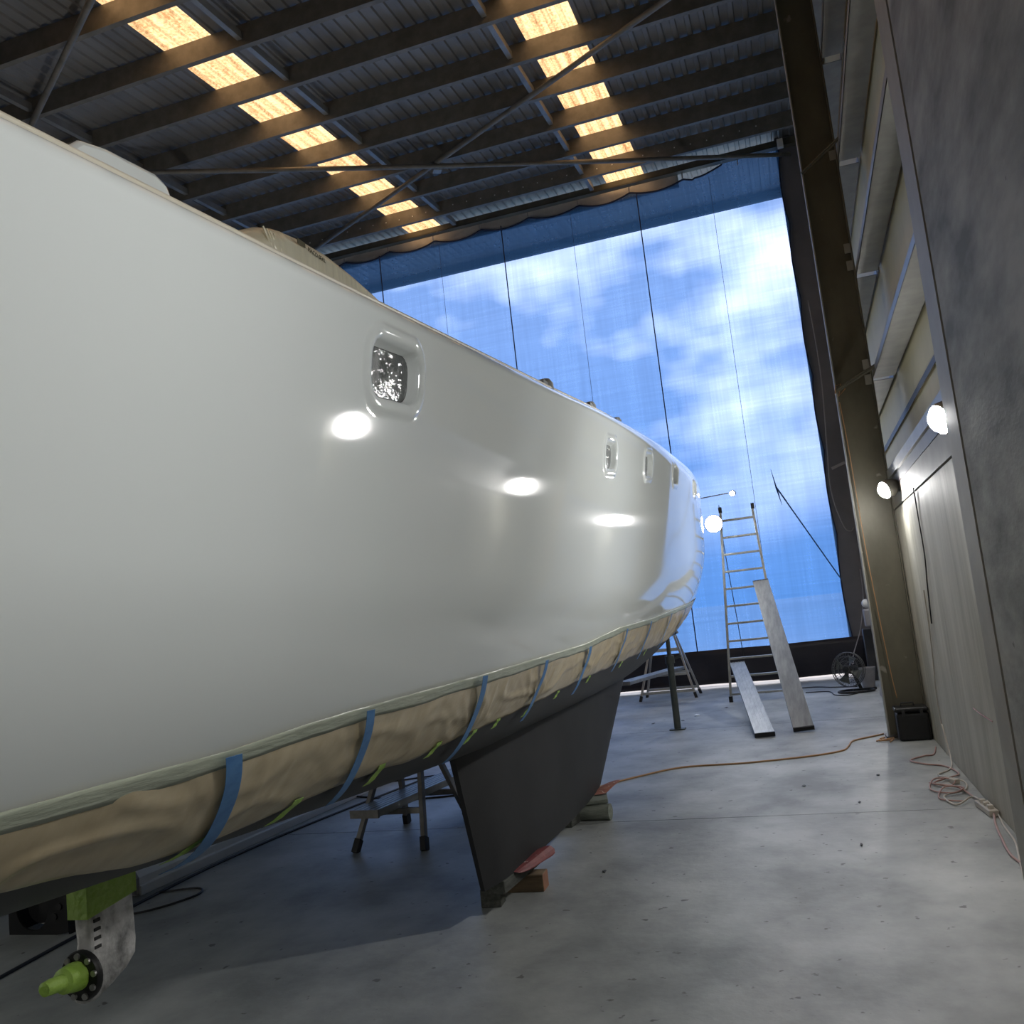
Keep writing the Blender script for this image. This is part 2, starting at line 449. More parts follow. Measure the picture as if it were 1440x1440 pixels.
# purlins: C sections running across, with bridging struts between
PY = [9.62+1.147*k for k in range(-14, 7)]
def purlin_mesh(y, x0, x1, d=0.30, fl_=0.075, t=0.006, lip=0.02):
    z = rz(y); b = MB()
    b.span(x0, x1, y, y+t, z-d, z)
    b.span(x0, x1, y+t, y+fl_, z-d, z-d+t)
    b.span(x0, x1, y+t, y+fl_, z-t, z)
    b.span(x0, x1, y+fl_-t, y+fl_, z-d+t, z-d+lip)
    return b
for y in PY:
    purlin_mesh(y, XL, 0.96).build('purlin', M['purlin'], ceil)
for xs_ in (-6.02, -3.0, -9.5):
    for y, y2 in zip(PY, PY[1:]+[PY[-1]+0.9]):
        if y > 5: MB().bar((xs_, y+0.08, rz(y)-0.16), (xs_, y2-0.01, rz(y2)-0.16), 0.075, 0.11).build('bridging_strut', M['girt'], ceil)
MB().span(XL, 1.5, 20.4, 20.52, rz(20.4)-0.17, rz(20.4)+0.04).build('trim_2', M['steel_dark'], kind='structure')
# perforated eave channel and eave beam above the doorway
eb = MB().span(XL, 0.98, 17.42, 17.47, 10.09, 10.21)
eb.span(XL, 0.98, 17.42, 17.56, 10.08, 10.10)
eb.build('trim_1', M['steel_olive'], kind='structure')
light_dots = MB()  # white dots stand in for daylight through pinholes in the purlin
xx = -12.0
while xx < 0.6:
    light_dots.box((xx, 16.497, rz(16.5)-0.16+0.015*math.sin(xx*3)), (0.02, 0.006, 0.02)); xx += 0.30
light_dots.build('purlin_light_dots', M['white_paint'], ceil, kind='stuff')

# roof bracing rods crossing under the purlins
def rod(p0, p1, label, sag=0.0):
    P = []
    for i in range(17):
        t = i/16; p = Vector(p0).lerp(Vector(p1), t); p.z -= sag*4*t*(1-t); P.append(p)
    o = MB().tube(P, 0.042, 10).build('roof_brace', M['purlin'], smooth='all')
    return tag(o, label, 'brace', None)
rod((-9.75, 9.75, 9.28), (-6.3, 7.50, 9.12), 'steel brace tube under the roof at top left, above the hull')
rod((-9.9, 11.05, 9.37), (0.85, 17.45, 9.88), 'long steel brace tube running nearly level across the roof', 0.04)
b2 = rod((-9.6, 16.75, 9.83), (0.9, 10.31, 9.36), 'steel brace tube slanting up to the right under the roof', 0.0)
MB().box((-5.12, 14.17, 9.66), (0.16, 0.16, 0.16), 0.6).build('brace_clamp', M['girt'], b2, bevel=0.02)

# ------------------------------------------------------------------ right wall
wr = empty('wall_right', (0, 0, 0)); wr['kind'] = 'structure'
MB().span(WR, 1.5, 4.84, 10.30, 0, 2.35).build('concrete_panel', M['wall_concrete'], wr, bevel=0.008)
MB().span(WR+0.004, 1.5, 10.31, 18.0, 0, 2.35).build('concrete_panel', M['wall_concrete'], wr, bevel=0.008)
MB().span(0.82, 1.5, 1.70, 4.835, 0, 9.3).build('concrete_panel', M['slab_concrete'], wr, bevel=0.01)
MB().span(0.825, 1.5, -6.2, 1.685, 0, 9.1).build('concrete_panel', M['slab_concrete'], wr, bevel=0.01)
# lintel angle over the low panel with its ledge
MB().span(WR-0.004, 1.4, 4.84, 17.6, 2.362, 2.56).build('lintel', M['steel_light'], wr)
lg = MB().span(0.985, 1.3, 4.84, 17.6, 2.56, 2.66)
lg.build('lintel_shadow_strip', M['steel_dark'], wr)  # dark strip: shadow line above the lintel put in as colour
lg = MB().span(0.965, 1.3, 6.05, 10.2, 2.665, 2.72)
lg.span(0.965, 0.975, 6.05, 10.2, 2.72, 2.76)
lg.build('ledge', M['girt'], wr)
# cladding behind girts
for i in range(15):
    y0 = 4.84+i*0.9
    b = MB()
    b.span(1.25, 1.262, y0+0.001, y0+0.899, 2.56, 10.4)
    b.build('cladding_sheet', M['cladding'], wr)
for z in (3.80, 4.98, 6.30, 7.55, 8.8):
    for (a, c) in ((4.84, 10.38), (10.52, 17.6)):
        b = MB()
        b.span(WR, 1.222, a, c, z, z+0.006)
        b.span(WR, WR+0.006, a, c, z, z+0.075)
        b.span(1.216, 1.222, a, c, z, z+0.10)
        b.span(WR, WR+0.03, a, c, z+0.069, z+0.075)
        b.build('girt', M['girt'], wr)
MB().span(1.22, 1.226, 4.84, 17.6, 3.30, 3.36).build('girt_rail', M['steel_dark'], wr)
# post at the end of the tall slab
ps = MB().span(0.815, 0.827, 4.85, 5.19, 0, 8.95)
ps.span(0.827, 0.985, 4.85, 4.862, 0, 8.95)
pst = ps.build('steel_post', M['steel_light'])
tag(pst, 'pale steel post at the edge of the tall grey concrete slab', 'post')
MB().span(0.945, 0.95, 4.87, 5.98, 0, 8.95).build('inner_flange', M['steel_olive'], pst)

# steel column with its parts
def column(y, label):
    t = thing('steel_column', (0.80, y, 0), label, 'column')
    MB().span(0.612, 0.985, y-0.006, y+0.006, 0.02, 9.75).build('web', M['steel_olive'], t)
    MB().span(0.598, 0.612, y-0.085, y+0.085, 0.02, 9.75).build('flange', M['steel_light'], t, bevel=0.003)
    MB().span(0.981, 0.995, y-0.085, y+0.085, 0.02, 9.75).build('flange', M['steel_olive'], t, bevel=0.003)
    MB().span(0.57, 1.0-0.006, y-0.11, y+0.11, 0, 0.02).build('base_plate', M['steel_dark'], t)
    for z in (3.75, 3.92, 5.05, 5.25, 6.35):
        MB().span(0.915, 0.981, y-0.05, y-0.042, z, z+0.11).build('cleat', M['steel_light'], t)
    return t
col = column(10.45, 'tall olive steel column against the right wall, black case at its foot')
for (z, za) in ((3.73, 3.87), (6.26, 6.42)):
    f = MB().bar((0.60, 10.36, z), (1.02, 10.05, za), 0.045, 0.006)
    f.bar((0.60, 10.36, z), (1.02, 10.05, za), 0.006, 0.045)
    f.build('fly_brace', M['steel_olive'], col)
# rusty plate / wire tie on the flange
MB().tube([(0.59, 10.35, 3.70), (0.60, 10.32, 3.78), (0.66, 10.35, 3.80), (0.62, 10.34, 3.66), (0.70, 10.36, 3.74)], 0.006, 6).build('wire_tie', M['orange_cord'], col)
tag(MB().tube(smooth_path([(0.62, 10.355, 3.6), (0.64, 10.352, 3.02), (0.655, 10.352, 1.92), (0.70, 10.352, 0.83), (0.73, 10.352, 0.40)]), 0.005, 6).build('wall_cable', M['orange_cord'], smooth='all'),
    'thin tan cable hanging down the face of the olive steel column', 'cable')

# ------------------------------------------------------------------ doorway wall, jamb
MB().span(0.615, 1.5, 17.70, 17.95, 0, 10.6).build('wall_back', M['jamb'], kind='structure')
MB().span(XL-0.2, -12.0, 17.66, 17.95, 0, 10.6).build('wall_back_left', M['shed_wall'], kind='structure')
MB().span(XL-0.2, XL, YB_, 18, 0, 10.5).build('wall_left', M['shed_wall'], kind='structure')
MB().span(XL-0.2, 1.5, YB_-0.2, YB_, 0, 9.2).build('wall_front', M['shed_wall'], kind='structure')
MB().span(1.27, 1.5, 4.84, 18, 2.56, 10.6).build('wall_right_backing', M['shed_wall'], wr)

# ------------------------------------------------------------------ shade-cloth curtain
cur = thing('curtain', (-5.6, 17.65, 0), 'huge blue shade-cloth curtain closing the doorway, clouds showing through', 'curtain')
b = MB(); nx, nz = 240, 60
cusps = [-12+1.08*i for i in range(13)]
vs = []
ties = [0.66, 2.6, 4.2, 5.6, 7.1, 8.6, 10.0]
for i in range(nx+1):
    u = i/nx
    for j in range(nz+1):
        v = j/nz
        x0 = -12.0 + u*(12.0+0.665)
        ph = ((x0+12.0)/1.08) % 1
        zt = 10.0 - 0.11*4*ph*(1-ph)
        if x0 > -1.0: zt = 10.0+0.18*sstep(-1.0, -0.2, x0) - (0.0 if x0 > -0.4 else 0.05)*4*ph*(1-ph)
        z = 0.68 + v*(zt-0.68)
        # laced right edge pulls in between ties
        edge = 0.0
        for a, c in zip(ties, ties[1:]):
            if a <= z <= c:
                q = (z-a)/(c-a); edge = 0.055*4*q*(1-q)
        xx = x0 - edge*sstep(-1.2, 0.665, x0)
        y = 17.65 + 0.035*noise.noise(Vector((x0*0.5, z*0.25, 1.0))) + 0.012*noise.noise(Vector((x0*2.3, z*0.4, 7.0)))
        vs.append((xx, y, z))
n = nz+1
b.add(vs, [(i*n+j, (i+1)*n+j, (i+1)*n+j+1, i*n+j+1) for i in range(nx) for j in range(nz)])
b.build('cloth', M['cloth'], cur, smooth='all')
def zt_at(i): return vs[i*n+nz]
MB().tube([Vector(vs[i*n+nz])+Vector((0, -0.015, 0)) for i in range(0, nx+1)], 0.018, 6).build('edge_rope', M['seam'], cur, smooth='all')
MB().tube([Vector(vs[nx*n+j])+Vector((0, -0.012, 0)) for j in range(0, nz+1)], 0.014, 6).build('edge_rope', M['seam'], cur, smooth='all')
for xs_ in (-10.8, -7.90, -5.04, -2.13):
    MB().tube([(xs_, 17.60, 0.68), (xs_-0.01, 17.60, 5), (xs_-0.02, 17.60, 9.95)], 0.012, 6).build('seam', M['seam'], cur)
for xs_ in (-9.4, -6.5, -3.55, -0.7):
    MB().tube([(xs_, 17.61, 0.68), (xs_, 17.61, 9.9)], 0.004, 5).build('seam', M['seam'], cur)
for c in cusps[:-1]:
    MB().bar((c, 17.56, 9.98), (c, 17.56, 10.12), 0.02, 0.02).build('tie', M['grey_rope'], cur)
# shade of creases pulled towards the corner, put in as dark tubes
M['crease_shade'] = mat('crease_shadow', (0.05, 0.12, 0.28), rough=0.8)
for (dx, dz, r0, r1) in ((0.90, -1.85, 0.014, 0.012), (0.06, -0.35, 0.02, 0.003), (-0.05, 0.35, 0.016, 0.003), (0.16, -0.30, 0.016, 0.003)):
    MB().tube([(-0.28, 17.585, 3.6), (-0.28+dx, 17.585, 3.6+dz)], [r0, r1], 6).build('crease_shade', M['crease_shade'], cur)
b = MB(); vs2 = []
nx2 = 90
for i in range(nx2+1):
    x0 = -12.0 + i/nx2*(12.0+0.9)
    for j in range(7):
        z = 0.065+0.015*noise.noise(Vector((x0*0.7, 0, 0))) + j/6*0.635
        vs2.append((x0, 17.60+0.03*noise.noise(Vector((x0*1.7, z*3, 3))), z))
b.add(vs2, [(i*7+j, (i+1)*7+j, (i+1)*7+j+1, i*7+j+1) for i in range(nx2) for j in range(6)])
b.build('black_skirt', M['tarp_black'], cur, smooth='all', solid=0.006)['label'] = 'black tarpaulin skirt along the foot of the curtain'
# crumpled valance over the curtain head
b = MB(); vs2 = []
for i in range(161):
    x0 = -12.0 + i/160*10.7
    for j in range(6):
        z = 9.88 + j/5*0.36
        vs2.append((x0, 17.72+0.05*noise.noise(Vector((x0*1.5, z*6, 3))), z))
b.add(vs2, [(i*6+j, (i+1)*6+j, (i+1)*6+j+1, i*6+j+1) for i in range(160) for j in range(5)])
tag(b.build('valance', M['valance'], smooth='all', solid=0.004), 'crumpled grey tarpaulin strip under the eave, above the blue curtain', 'tarpaulin')
tag(MB().tube(smooth_path([(-1.36, 17.5, 3.4), (-1.37, 17.5, 2.66), (-1.29, 17.5, 0.64), (-1.3, 17.45, 0.01)]), 0.008, 6).build('cord', M['dark_cord'], smooth='all'),
    'thin dark cord hanging on the blue curtain behind the ladder', 'cord')
# ropes by the jamb
tag(MB().tube(smooth_path([(0.78, 17.5, 7.0), (0.80, 17.5, 5.6), (0.72, 17.5, 4.25), (0.67, 17.5, 3.37), (0.79, 17.5, 2.72), (0.90, 17.5, 2.60), (0.955, 17.5, 2.66)]), 0.012, 6).build('rope', M['grey_rope'], smooth='all'),
    'slack pale rope looping down beside the right edge of the blue curtain', 'rope')
tag(MB().tube(smooth_path([(0.95, 17.4, 1.9), (0.93, 17.4, 1.39), (0.80, 17.3, 0.85), (0.62, 17.2, 0.43), (0.55, 16.0, 0.36), (0.48, 15.3, 0.42)]), 0.010, 6).build('rope', M['grey_rope'], smooth='all'),
    'pale cord running down from the dark wall to the floor fan', 'cord')
tag(MB().bar((0.74, 17.5, 3.78), (0.98, 17.5, 3.86), 0.03, 0.05).build('bracket', M['grey_rope']), 'small pale bracket on the dark wall right of the curtain', 'bracket')
tag(MB().box((0.70, 17.35, 10.09), (0.11, 0.10, 0.17)).build('junction_box', M['white_paint'], bevel=0.01), 'small white junction box at the top right corner of the curtain', 'box')

# ------------------------------------------------------------------ lamps
def lamp(c, face, label, r=0.080, group='work lamps', mt='bulb'):
    c = Vector(c); f = Vector(face).normalized()
    t = thing('work_lamp', c, label, 'lamp', group)
    MB().lathe([(0.001, r*0.8), (r*0.38, r*0.74), (r*0.7, r*0.57), (r*0.92, r*0.3), (r, 0.0), (r, -0.03)], c, f, 28).build('lens', M[mt], t, smooth='all')
    MB().lathe([(r+0.006, 0.012), (r+0.014, 0.0), (r+0.014, -0.05), (r*0.8, -0.12), (r*0.35, -0.17), (0.001, -0.175)], c, f, 28).build('housing', M['alu_dull'], t, smooth=True)
    return t
def wall_bracket(t, c, wallx=WR):
    c = Vector(c)
    MB().bar(c+Vector((0.12, 0.02, 0.0)), (wallx, c.y+0.02, c.z-0.03), 0.03, 0.02).build('bracket', M['steel_dark'], t)
aim = (-0.86, -0.40, -0.30)
for (x_, y_, z_, lab) in ((0.855, 5.58, 2.485, 'bright round work lamp half hidden by the pale steel post'),
                          (0.86, 9.50, 2.50, 'bright round work lamp low beside the olive steel column'),
                          (0.955, 14.7, 2.5, 'bright round work lamp hidden behind the steel column'),
                          (0.66, 1.35, 2.55, 'bright round work lamp beside the camera'),
                          (0.66, -2.9, 2.55, 'bright round work lamp behind the camera'),
                          (-4.9, 0.9, 1.25, 'added fill lamp, out of view, on a low stand beneath the bridge deck of the boat'),  # unseen lamp added to soften the blue cast under the boat
                          (-9.2, 8.5, 3.1, 'added fill lamp, out of view, on a stand on the far side of the boat')):  # unseen lamp added as neutral fill for floor and roof
    if x_ < 0:
        t = lamp((x_, y_, z_), (0.1, 1, 0.0) if z_ < 2 else (0.6, 0.1, 0.3), lab, r=0.13 if z_ < 2 else 0.15, mt='fill_bulb' if z_ < 2 else 'near_bulb')
        MB().tube([(x_-0.12, y_, 0.02), (x_-0.12, y_, z_)], 0.02, 10).build('pole', M['steel_dark'], t)
        MB().lathe([(0.0, 0.0), (0.3, 0.0), (0.3, 0.02), (0.0, 0.03)], (x_-0.12, y_, 0), (0, 0, 1), 20).build('base', M['steel_dark'], t)
        continue
    t = lamp((x_, y_, z_), aim, lab, mt='near_bulb' if y_ < 3 else 'bulb')
    wall_bracket(t, (x_, y_, z_), 0.82 if y_ < 4.8 else WR)

# ------------------------------------------------------------------ catamaran
XC = -1.9
YBOW, YST = 14.3, -2.2
def hB(Y):
    m = .905+.048*min(1, max(0, sstep(1.6, 9.2, Y)*1.12))
    if Y < 7: return m-.10*max(0, (0.5-Y)/8)**2
    return m*(1-min(1, (Y-7)/(YBOW-7))**2.9)**.62
def hzs(Y): return 2.336-.022*sstep(3, 8, Y)+.086*Y+.07*sstep(4, 8, Y)-.012*max(0, Y-9.5)**2
def hzk(Y):
    if Y < 8: return .955+.12*max(0, (4.6-Y)/2.6)**1.3*.9
    return .955+.78*((Y-8)/(YBOW-8))**1.7
def hrg(Y): return .05+.30*sstep(4.5, 10, Y)
NB, NT, NG = 56, 104, 12
PORTS = [(2.30, -.195), (5.30, -.266), (6.60, -.29), (8.0, -.325), (9.8, -.39)]
def hparams(Y):
    b = hB(Y); f = sstep(6, 12.5, Y); z1 = 1.78+.62*f
    r = min(hrg(Y), b*.9+.01)
    s = hzs(Y)
    if s - r < z1+0.05: z1 = s-r-0.05
    g = .16*(1-.75*sstep(8, 12, Y))*min(1, b/.5)
    return b, hzk(Y), s, f, z1, r, g
def section(Y):
    b, k, s, f, z1, r, g = hparams(Y); pts = []; zt = s-r
    for i in range(NB):
        a = i/NB*PI/2
        w = math.sin(a)**(.82+.32*f); z = z1-(z1-k)*math.cos(a)**(1.12-.1*f)
        pts.append((max(0, b*w+g*(z-zt)*w), z))
    for i in range(NT):
        z = z1+(zt-z1)*i/(NT-1)
        pts.append((b+g*(z-zt), z))
    w0 = pts[-1][0]
    for i in range(1, NG+1):
        a = i/NG*PI/2*.97
        pts.append((w0-r*(1-math.cos(a)), zt+r*math.sin(a)))
    return pts
def half_w(Y, z):
    b, k, s, f, z1, r, g = hparams(Y); zt = s-r
    if z < z1:
        h = min(1, max(0, (z1-z)/(z1-k))); c = h**(1/(1.12-.1*f))
        w = math.sqrt(max(0, 1-c*c))**(.82+.32*f)
        return max(0, b*w+g*(z-zt)*w)
    return b+g*(min(z, zt)-zt)
def hnorm(Y, z):
    e = 0.01
    dy = (half_w(Y+e, z)-half_w(Y-e, z))/(2*e); dz = (half_w(Y, z+e)-half_w(Y, z-e))/(2*e)
    return Vector((1, -dy, -dz)).normalized()
def hpt(Y, z, off=0.0):
    return Vector((XC+half_w(Y, z), Y, z)) + hnorm(Y, z)*off
def rrect(dy, dz, hy, hz_, r):
    ax, az = abs(dy)-(hy-r), abs(dz)-(hz_-r)
    return math.hypot(max(ax, 0), max(az, 0)) + min(max(ax, az), 0) - r
def port_off(Y, z):
    for (py, pz) in PORTS:
        if abs(Y-py) < 0.34:
            zc = hzs(Y)+pz
            d = rrect((Y-py), (z-zc), 0.163, 0.086, 0.066)      # <0 inside the opening
            if d < 0.045:
                if d < 0.0: return 0.006-0.044*sstep(0, 0.022, -d)
                return 0.010*sstep(0.045, 0.022, d) if d > 0.012 else 0.006+0.004*sstep(0, 0.012, d)
    return 0.0
ys = set()
y = YST
while y < YBOW-0.06:
    ys.add(round(y, 4)); y += 0.10 if y < 10 else 0.05
ys = [q for q in ys if not any(abs(q-p[0]) < 0.25 for p in PORTS)]
for p in PORTS:
    k = -0.25
    while k <= 0.25: ys.append(round(p[0]+k, 4)); k += 0.0065
ys = sorted(ys)
ys = [a for a, b in zip(ys, ys[1:]) if b-a > 0.004]+[YBOW-0.04, YBOW-0.02, YBOW-0.006]
ztop_tab = [(-3, 1.36), (0, 1.38), (1.1, 1.39), (1.4, 1.392), (1.75, 1.39), (2.1, 1.406), (2.4, 1.411), (3.37, 1.418), (5.05, 1.445), (5.9, 1.50), (7.4, 1.53), (8.4, 1.564), (10.3, 1.622), (12, 1.69), (14.3, 1.80)]
zbot_tab = [(-3, 1.2), (0, 1.24), (1.3, 1.228), (1.54, 1.194), (1.75, 1.15), (2.0, 1.128), (2.32, 1.142), (2.45, 1.158), (2.69, 1.163), (3.2, 1.145), (3.49, 1.165), (4.15, 1.181), (5.24, 1.22), (6.06, 1.233), (7.57, 1.26), (9.57, 1.26), (11, 1.34), (12.5, 1.43), (14.3, 1.62)]
boat = thing('catamaran', (XC, 5.5, 0), 'large glossy white sailing catamaran hull masked along its waterline, standing in the shed', 'boat')
allv = []; idx = []; NP = NB+NT+NG
for Y in ys:
    sec = section(Y)
    for j, (w, z) in enumerate(sec):
        p = Vector((XC+w, Y, z))
        if j >= NB and j < NB+NT:
            o_ = port_off(Y, z)
            if o_: p.x += o_
        allv.append(p)
top = MB(); bot = MB()
top.v = [tuple(v) for v in allv]; bot.v = list(top.v)
for i in range(len(ys)-1):
    Ym = (ys[i]+ys[i+1])/2; zp = 0.5*interp(ztop_tab, Ym)+0.5*interp(zbot_tab, Ym)
    for j in range(NP-1):
        f = (i*NP+j, (i+1)*NP+j, (i+1)*NP+j+1, i*NP+j+1)
        zm = (allv[f[0]].z+allv[f[2]].z)/2
        (top if zm > zp else bot).f.append(f)
# inboard side, coarse
inn = MB(); iv = []; yc = ys[::12]+[ys[-1]]
for Y in yc:
    sec = section(Y)[::8]+[section(Y)[-1]]
    for (w, z) in sec: iv.append((XC-w, Y, z))
ns = len(sec)
inn.v = iv
for i in range(len(yc)-1):
    for j in range(ns-1): inn.f.append((i*ns+j, i*ns+j+1, (i+1)*ns+j+1, (i+1)*ns+j))
def clean(mb):
    used = sorted({i for f in mb.f for i in f}); mp_ = {a: b for b, a in enumerate(used)}
    mb.v = [mb.v[i] for i in used]; mb.f = [tuple(mp_[i] for i in f) for f in mb.f]; return mb
h_top = clean(top).build('topside', [M['gelcoat'], M['port_rim']], boat, smooth='all')
for p in h_top.data.polygons:
    c = p.center
    for (py, pz) in PORTS:
        if abs(c.y-py) < 0.17 and c.x > XC:
            d = rrect(c.y-py, c.z-(hzs(c.y)+pz), 0.163, 0.086, 0.066)
            if d < -0.020: p.material_index = 1
h_bot = clean(bot).build('underwater_hull', M['antifoul'], boat, smooth='all')
h_bot['label'] = 'dark grey antifouled bottom of the hull'
h_in = inn.build('inboard_side', M['gelcoat'], boat, smooth='all')
# deck
dk = MB(); dv = []
for Y in yc:
    w, z = section(Y)[-1]
    for q in range(5):
        t_ = q/4; dv.append((XC+w*(1-2*t_), Y, z+0.03*math.sin(PI*t_)))
dk.v = dv
for i in range(len(yc)-1):
    for q in range(4): dk.f.append((i*5+q, (i+1)*5+q, (i+1)*5+q+1, i*5+q+1))
h_dk = dk.build('deck', M['gelcoat'], boat, smooth='all')
tr_ = MB(); sec = section(YST); o1 = [(XC+w, YST, z) for w, z in sec[::6]]+[(XC-w, YST, z) for w, z in sec[::6]][::-1]
tr_.add(o1, [tuple(range(len(o1)))]); h_tr = tr_.build('transom', M['gelcoat'], boat)
# bridge deck and second hull on the far side, out of sight from the aisle
MB().span(-7.2, -2.6, -1.6, 9.6, 1.75, 2.42).build('bridge_deck', M['gelcoat'], boat, bevel=0.05)
for o in (h_top, h_bot, h_in, h_dk, h_tr):
    c = o.copy(); COL.objects.link(c); c.scale = (-1, 1, 1)
    c.name = {'topside': 'far_topside', 'underwater_hull': 'far_underwater_hull', 'inboard_side': 'far_inboard_side', 'deck': 'far_deck', 'transom': 'far_transom'}[o.name]
    c.matrix_parent_inverse = Matrix.Translation((-4.9, 0, 0)) @ Matrix.Translation((-4.9-(0), 0, 0)) @ Matrix.Identity(4) if False else o.matrix_parent_inverse
    c.location = Vector((2*(-4.9), 0, 0))
# rubbing strake / toe rail along the gunwale
P = []
Y = YST+0.1
while Y < 8.0:
    w, z = section(Y)[-1]
    P.append((XC+w+0.012, Y, z+0.004)); Y += 0.15
MB().tube(P, 0.006, 6).build('toe_rail', mat('toe_rail', (0.62, 0.58, 0.48), rough=0.35), boat, smooth='all')
# port windows: glass on the recessed floor with a dark gasket
for (py, pz) in PORTS:
    hy, hz_, r = 0.152, 0.075, 0.056
    def ring(hy, hz_, r, off, n=8):
        out = []
        for (cy_, cz_, a0) in ((hy-r, hz_-r, 0), (-(hy-r), hz_-r, PI/2), (-(hy-r), -(hz_-r), PI), (hy-r, -(hz_-r), 1.5*PI)):
            for k in range(n+1):
                a = a0+PI/2*k/n; Y = py+cy_+r*math.cos(a); z = hzs(Y)+pz+cz_+r*math.sin(a)
                out.append((XC+half_w(Y, z)+off, Y, z))
        return out
    o_ring = ring(hy, hz_, r, -0.033); i_ring = ring(hy-0.009, hz_-0.009, r-0.008, -0.031)
    n = len(o_ring)
    g = MB().add(i_ring, [tuple(range(n))]); gl = g.build('port_glass', M['glass'], boat)
    fr = MB().add(o_ring+i_ring, [(k, (k+1) % n, n+(k+1) % n, n+k) for k in range(n)])
    MB_ = fr.build('port_gasket', M['rubber'], boat)
    # paler patches come from the mottled glass colour
# masking film along the waterline
fm = MB(); fv = []; Ys = []
Y = YST+0.05
while Y < YBOW-0.06: Ys.append(Y); Y += 0.011 if 0.8 < Y < 6.5 else 0.03
NZ = 22
TAPES = [((1.765, 1.392), (2.02, 1.09)), ((2.40, 1.412), (2.63, 1.118)), ((3.353, 1.425), (3.61, 1.075)), ((4.231, 1.422), (4.382, 1.135)), ((5.138, 1.435), (5.305, 1.165)), ((6.137, 1.495), (6.258, 1.215)), ((7.135, 1.515), (7.271, 1.23)), ((8.4, 1.55), (8.52, 1.25)), ((9.6, 1.59), (9.7, 1.26))]
for Y in Ys:
    zt = interp(ztop_tab, Y); zb = interp(zbot_tab, Y)+0.010*noise.noise(Vector((Y*5, 0, 0)))
    for j in range(NZ+1):
        v = j/NZ; z = zb+(zt-zb)*v
        amp = 0.008*(math.sin(PI*min(1, v*1.15)))**0.7 if v < 0.87 else 0.0004
        w_ = 0
        for (a, c) in TAPES:           # radiating tension folds around each tape
            ty = a[0]+(c[0]-a[0])*(1-v); d = abs(Y-ty)
            w_ += math.exp(-(d/0.30)**2)*3.6*abs(math.cos((Y-ty)*26/(0.30+v)+1.2*v+a[0]))**9*(0.45 if a[0] < 3 else 1.0)*sstep(0, .3, v)
        rid = 1-abs(noise.noise(Vector((Y*2.6+z*6, z*7-Y*1.5, 2.0))))*2
        rid = max(0, rid-0.55)*2.6
        off = 0.006+amp*(0.45+0.9*rid+0.3*noise.noise(Vector((Y*7, z*9, 5)))+0.25*w_)
        fv.append(hpt(Y, z, max(0.004, off)))
n = NZ+1
fm.add(fv, [(i*n+j, (i+1)*n+j, (i+1)*n+j+1, i*n+j+1) for i in range(len(Ys)-1) for j in range(NZ)])
fm.build('masking_film', M['film'], boat, smooth='all', solid=0.0015)['label'] = 'wrinkled beige masking film taped along the waterline'
tb = MB(); tv = []
for Y in Ys:
    zt = interp(ztop_tab, Y)
    for j in range(5):
        z = zt-0.040+0.012*noise.noise(Vector((Y*3, 0, 9)))*(1-j/4)+j/4*0.043
        tv.append(hpt(Y, z, 0.0095+0.002*noise.noise(Vector((Y*9, z*30, 2)))))
tb.add(tv, [(i*5+j, (i+1)*5+j, (i+1)*5+j+1, i*5+j+1) for i in range(len(Ys)-1) for j in range(4)])
tb.build('masking_tape_band', M['tape_band'], boat, smooth='all', solid=0.001)['label'] = 'pale green masking tape along the top edge of the film'
def strip(name, a, c, w, m, off, n=14):
    b = MB(); vs_ = []
    for i in range(n+1):
        t = i/n; Y = a[0]+(c[0]-a[0])*t+0.012*math.sin(PI*t); z = a[1]+(c[1]-a[1])*t
        for sgn in (-1, 1):
            Yq = Y+sgn*w/2
            vs_.append(hpt(Yq, z, off+0.002*math.sin(9*t)))
    b.add(vs_, [(2*i, 2*i+1, 2*i+3, 2*i+2) for i in range(n)])
    return b.build(name, m, boat, solid=0.001)
for k, (a, c) in enumerate(TAPES):
    strip('blue_tape', a, c, (0.060, 0.050, 0.056, 0.050)[k % 4], M["blue_tape"], 0.027)
for (a, c) in (((2.824, 1.190), (2.860, 1.120)), ((3.293, 1.19), (3.278, 1.138)), ((3.686, 1.18), (3.67, 1.125)), ((1.977, 1.185), (1.92, 1.125)), ((2.345, 1.18), (2.34, 1.115)), ((4.427, 1.20), (4.397, 1.145)), ((3.95, 1.19), (3.96, 1.15)), ((4.9, 1.215), (4.91, 1.175)), ((5.6, 1.235), (5.61, 1.195)), ((6.6, 1.25), (6.61, 1.21)), ((7.7, 1.27), (7.71, 1.225))):
    strip('green_tape', a, c, 0.046, M['green_tape'], 0.014, 5)
# keel fin
b = MB(); kv = []; KN = 24; KR = 10
def kprof(u): return 0.30*0.5*2.2*(u**0.6)*(1-u)**0.75 + 0.018
for r_ in range(KR+1):
    t = r_/KR                                    # 0 root .. 1 tip
    ya = 4.50+(4.80-4.50)*t; yb = 9.45+(7.72-9.45)*t
    z = 1.06+(0.176-1.06)*t
    flare = 1+0.9*max(0, 1-t*7)**2
    for side in (1, -1):
        for i in range(KN+1):
            u = i/KN; yy = ya+(yb-ya)*u
            wd = kprof(1-u if False else u)
            kv.append((XC+side*wd*flare*(0.9-0.25*t), yy, z+(0.0 if t > 0 else 0.0)))
m_ = KN+1
for r_ in range(KR):
    o = r_*2*m_; o2 = (r_+1)*2*m_
    for i in range(KN):
        b.f.append((o+i, o+i+1, o2+i+1, o2+i)); b.f.append((o+m_+i+1, o+m_+i, o2+m_+i, o2+m_+i+1))
    b.f.append((o, o2, o2+m_, o+m_)); b.f.append((o+KN, o+m_+KN, o2+m_+KN, o2+KN))
o = KR*2*m_
for i in range(KN): b.f.append((o+i, o+i+1, o+m_+i+1, o+m_+i))
b.v = kv
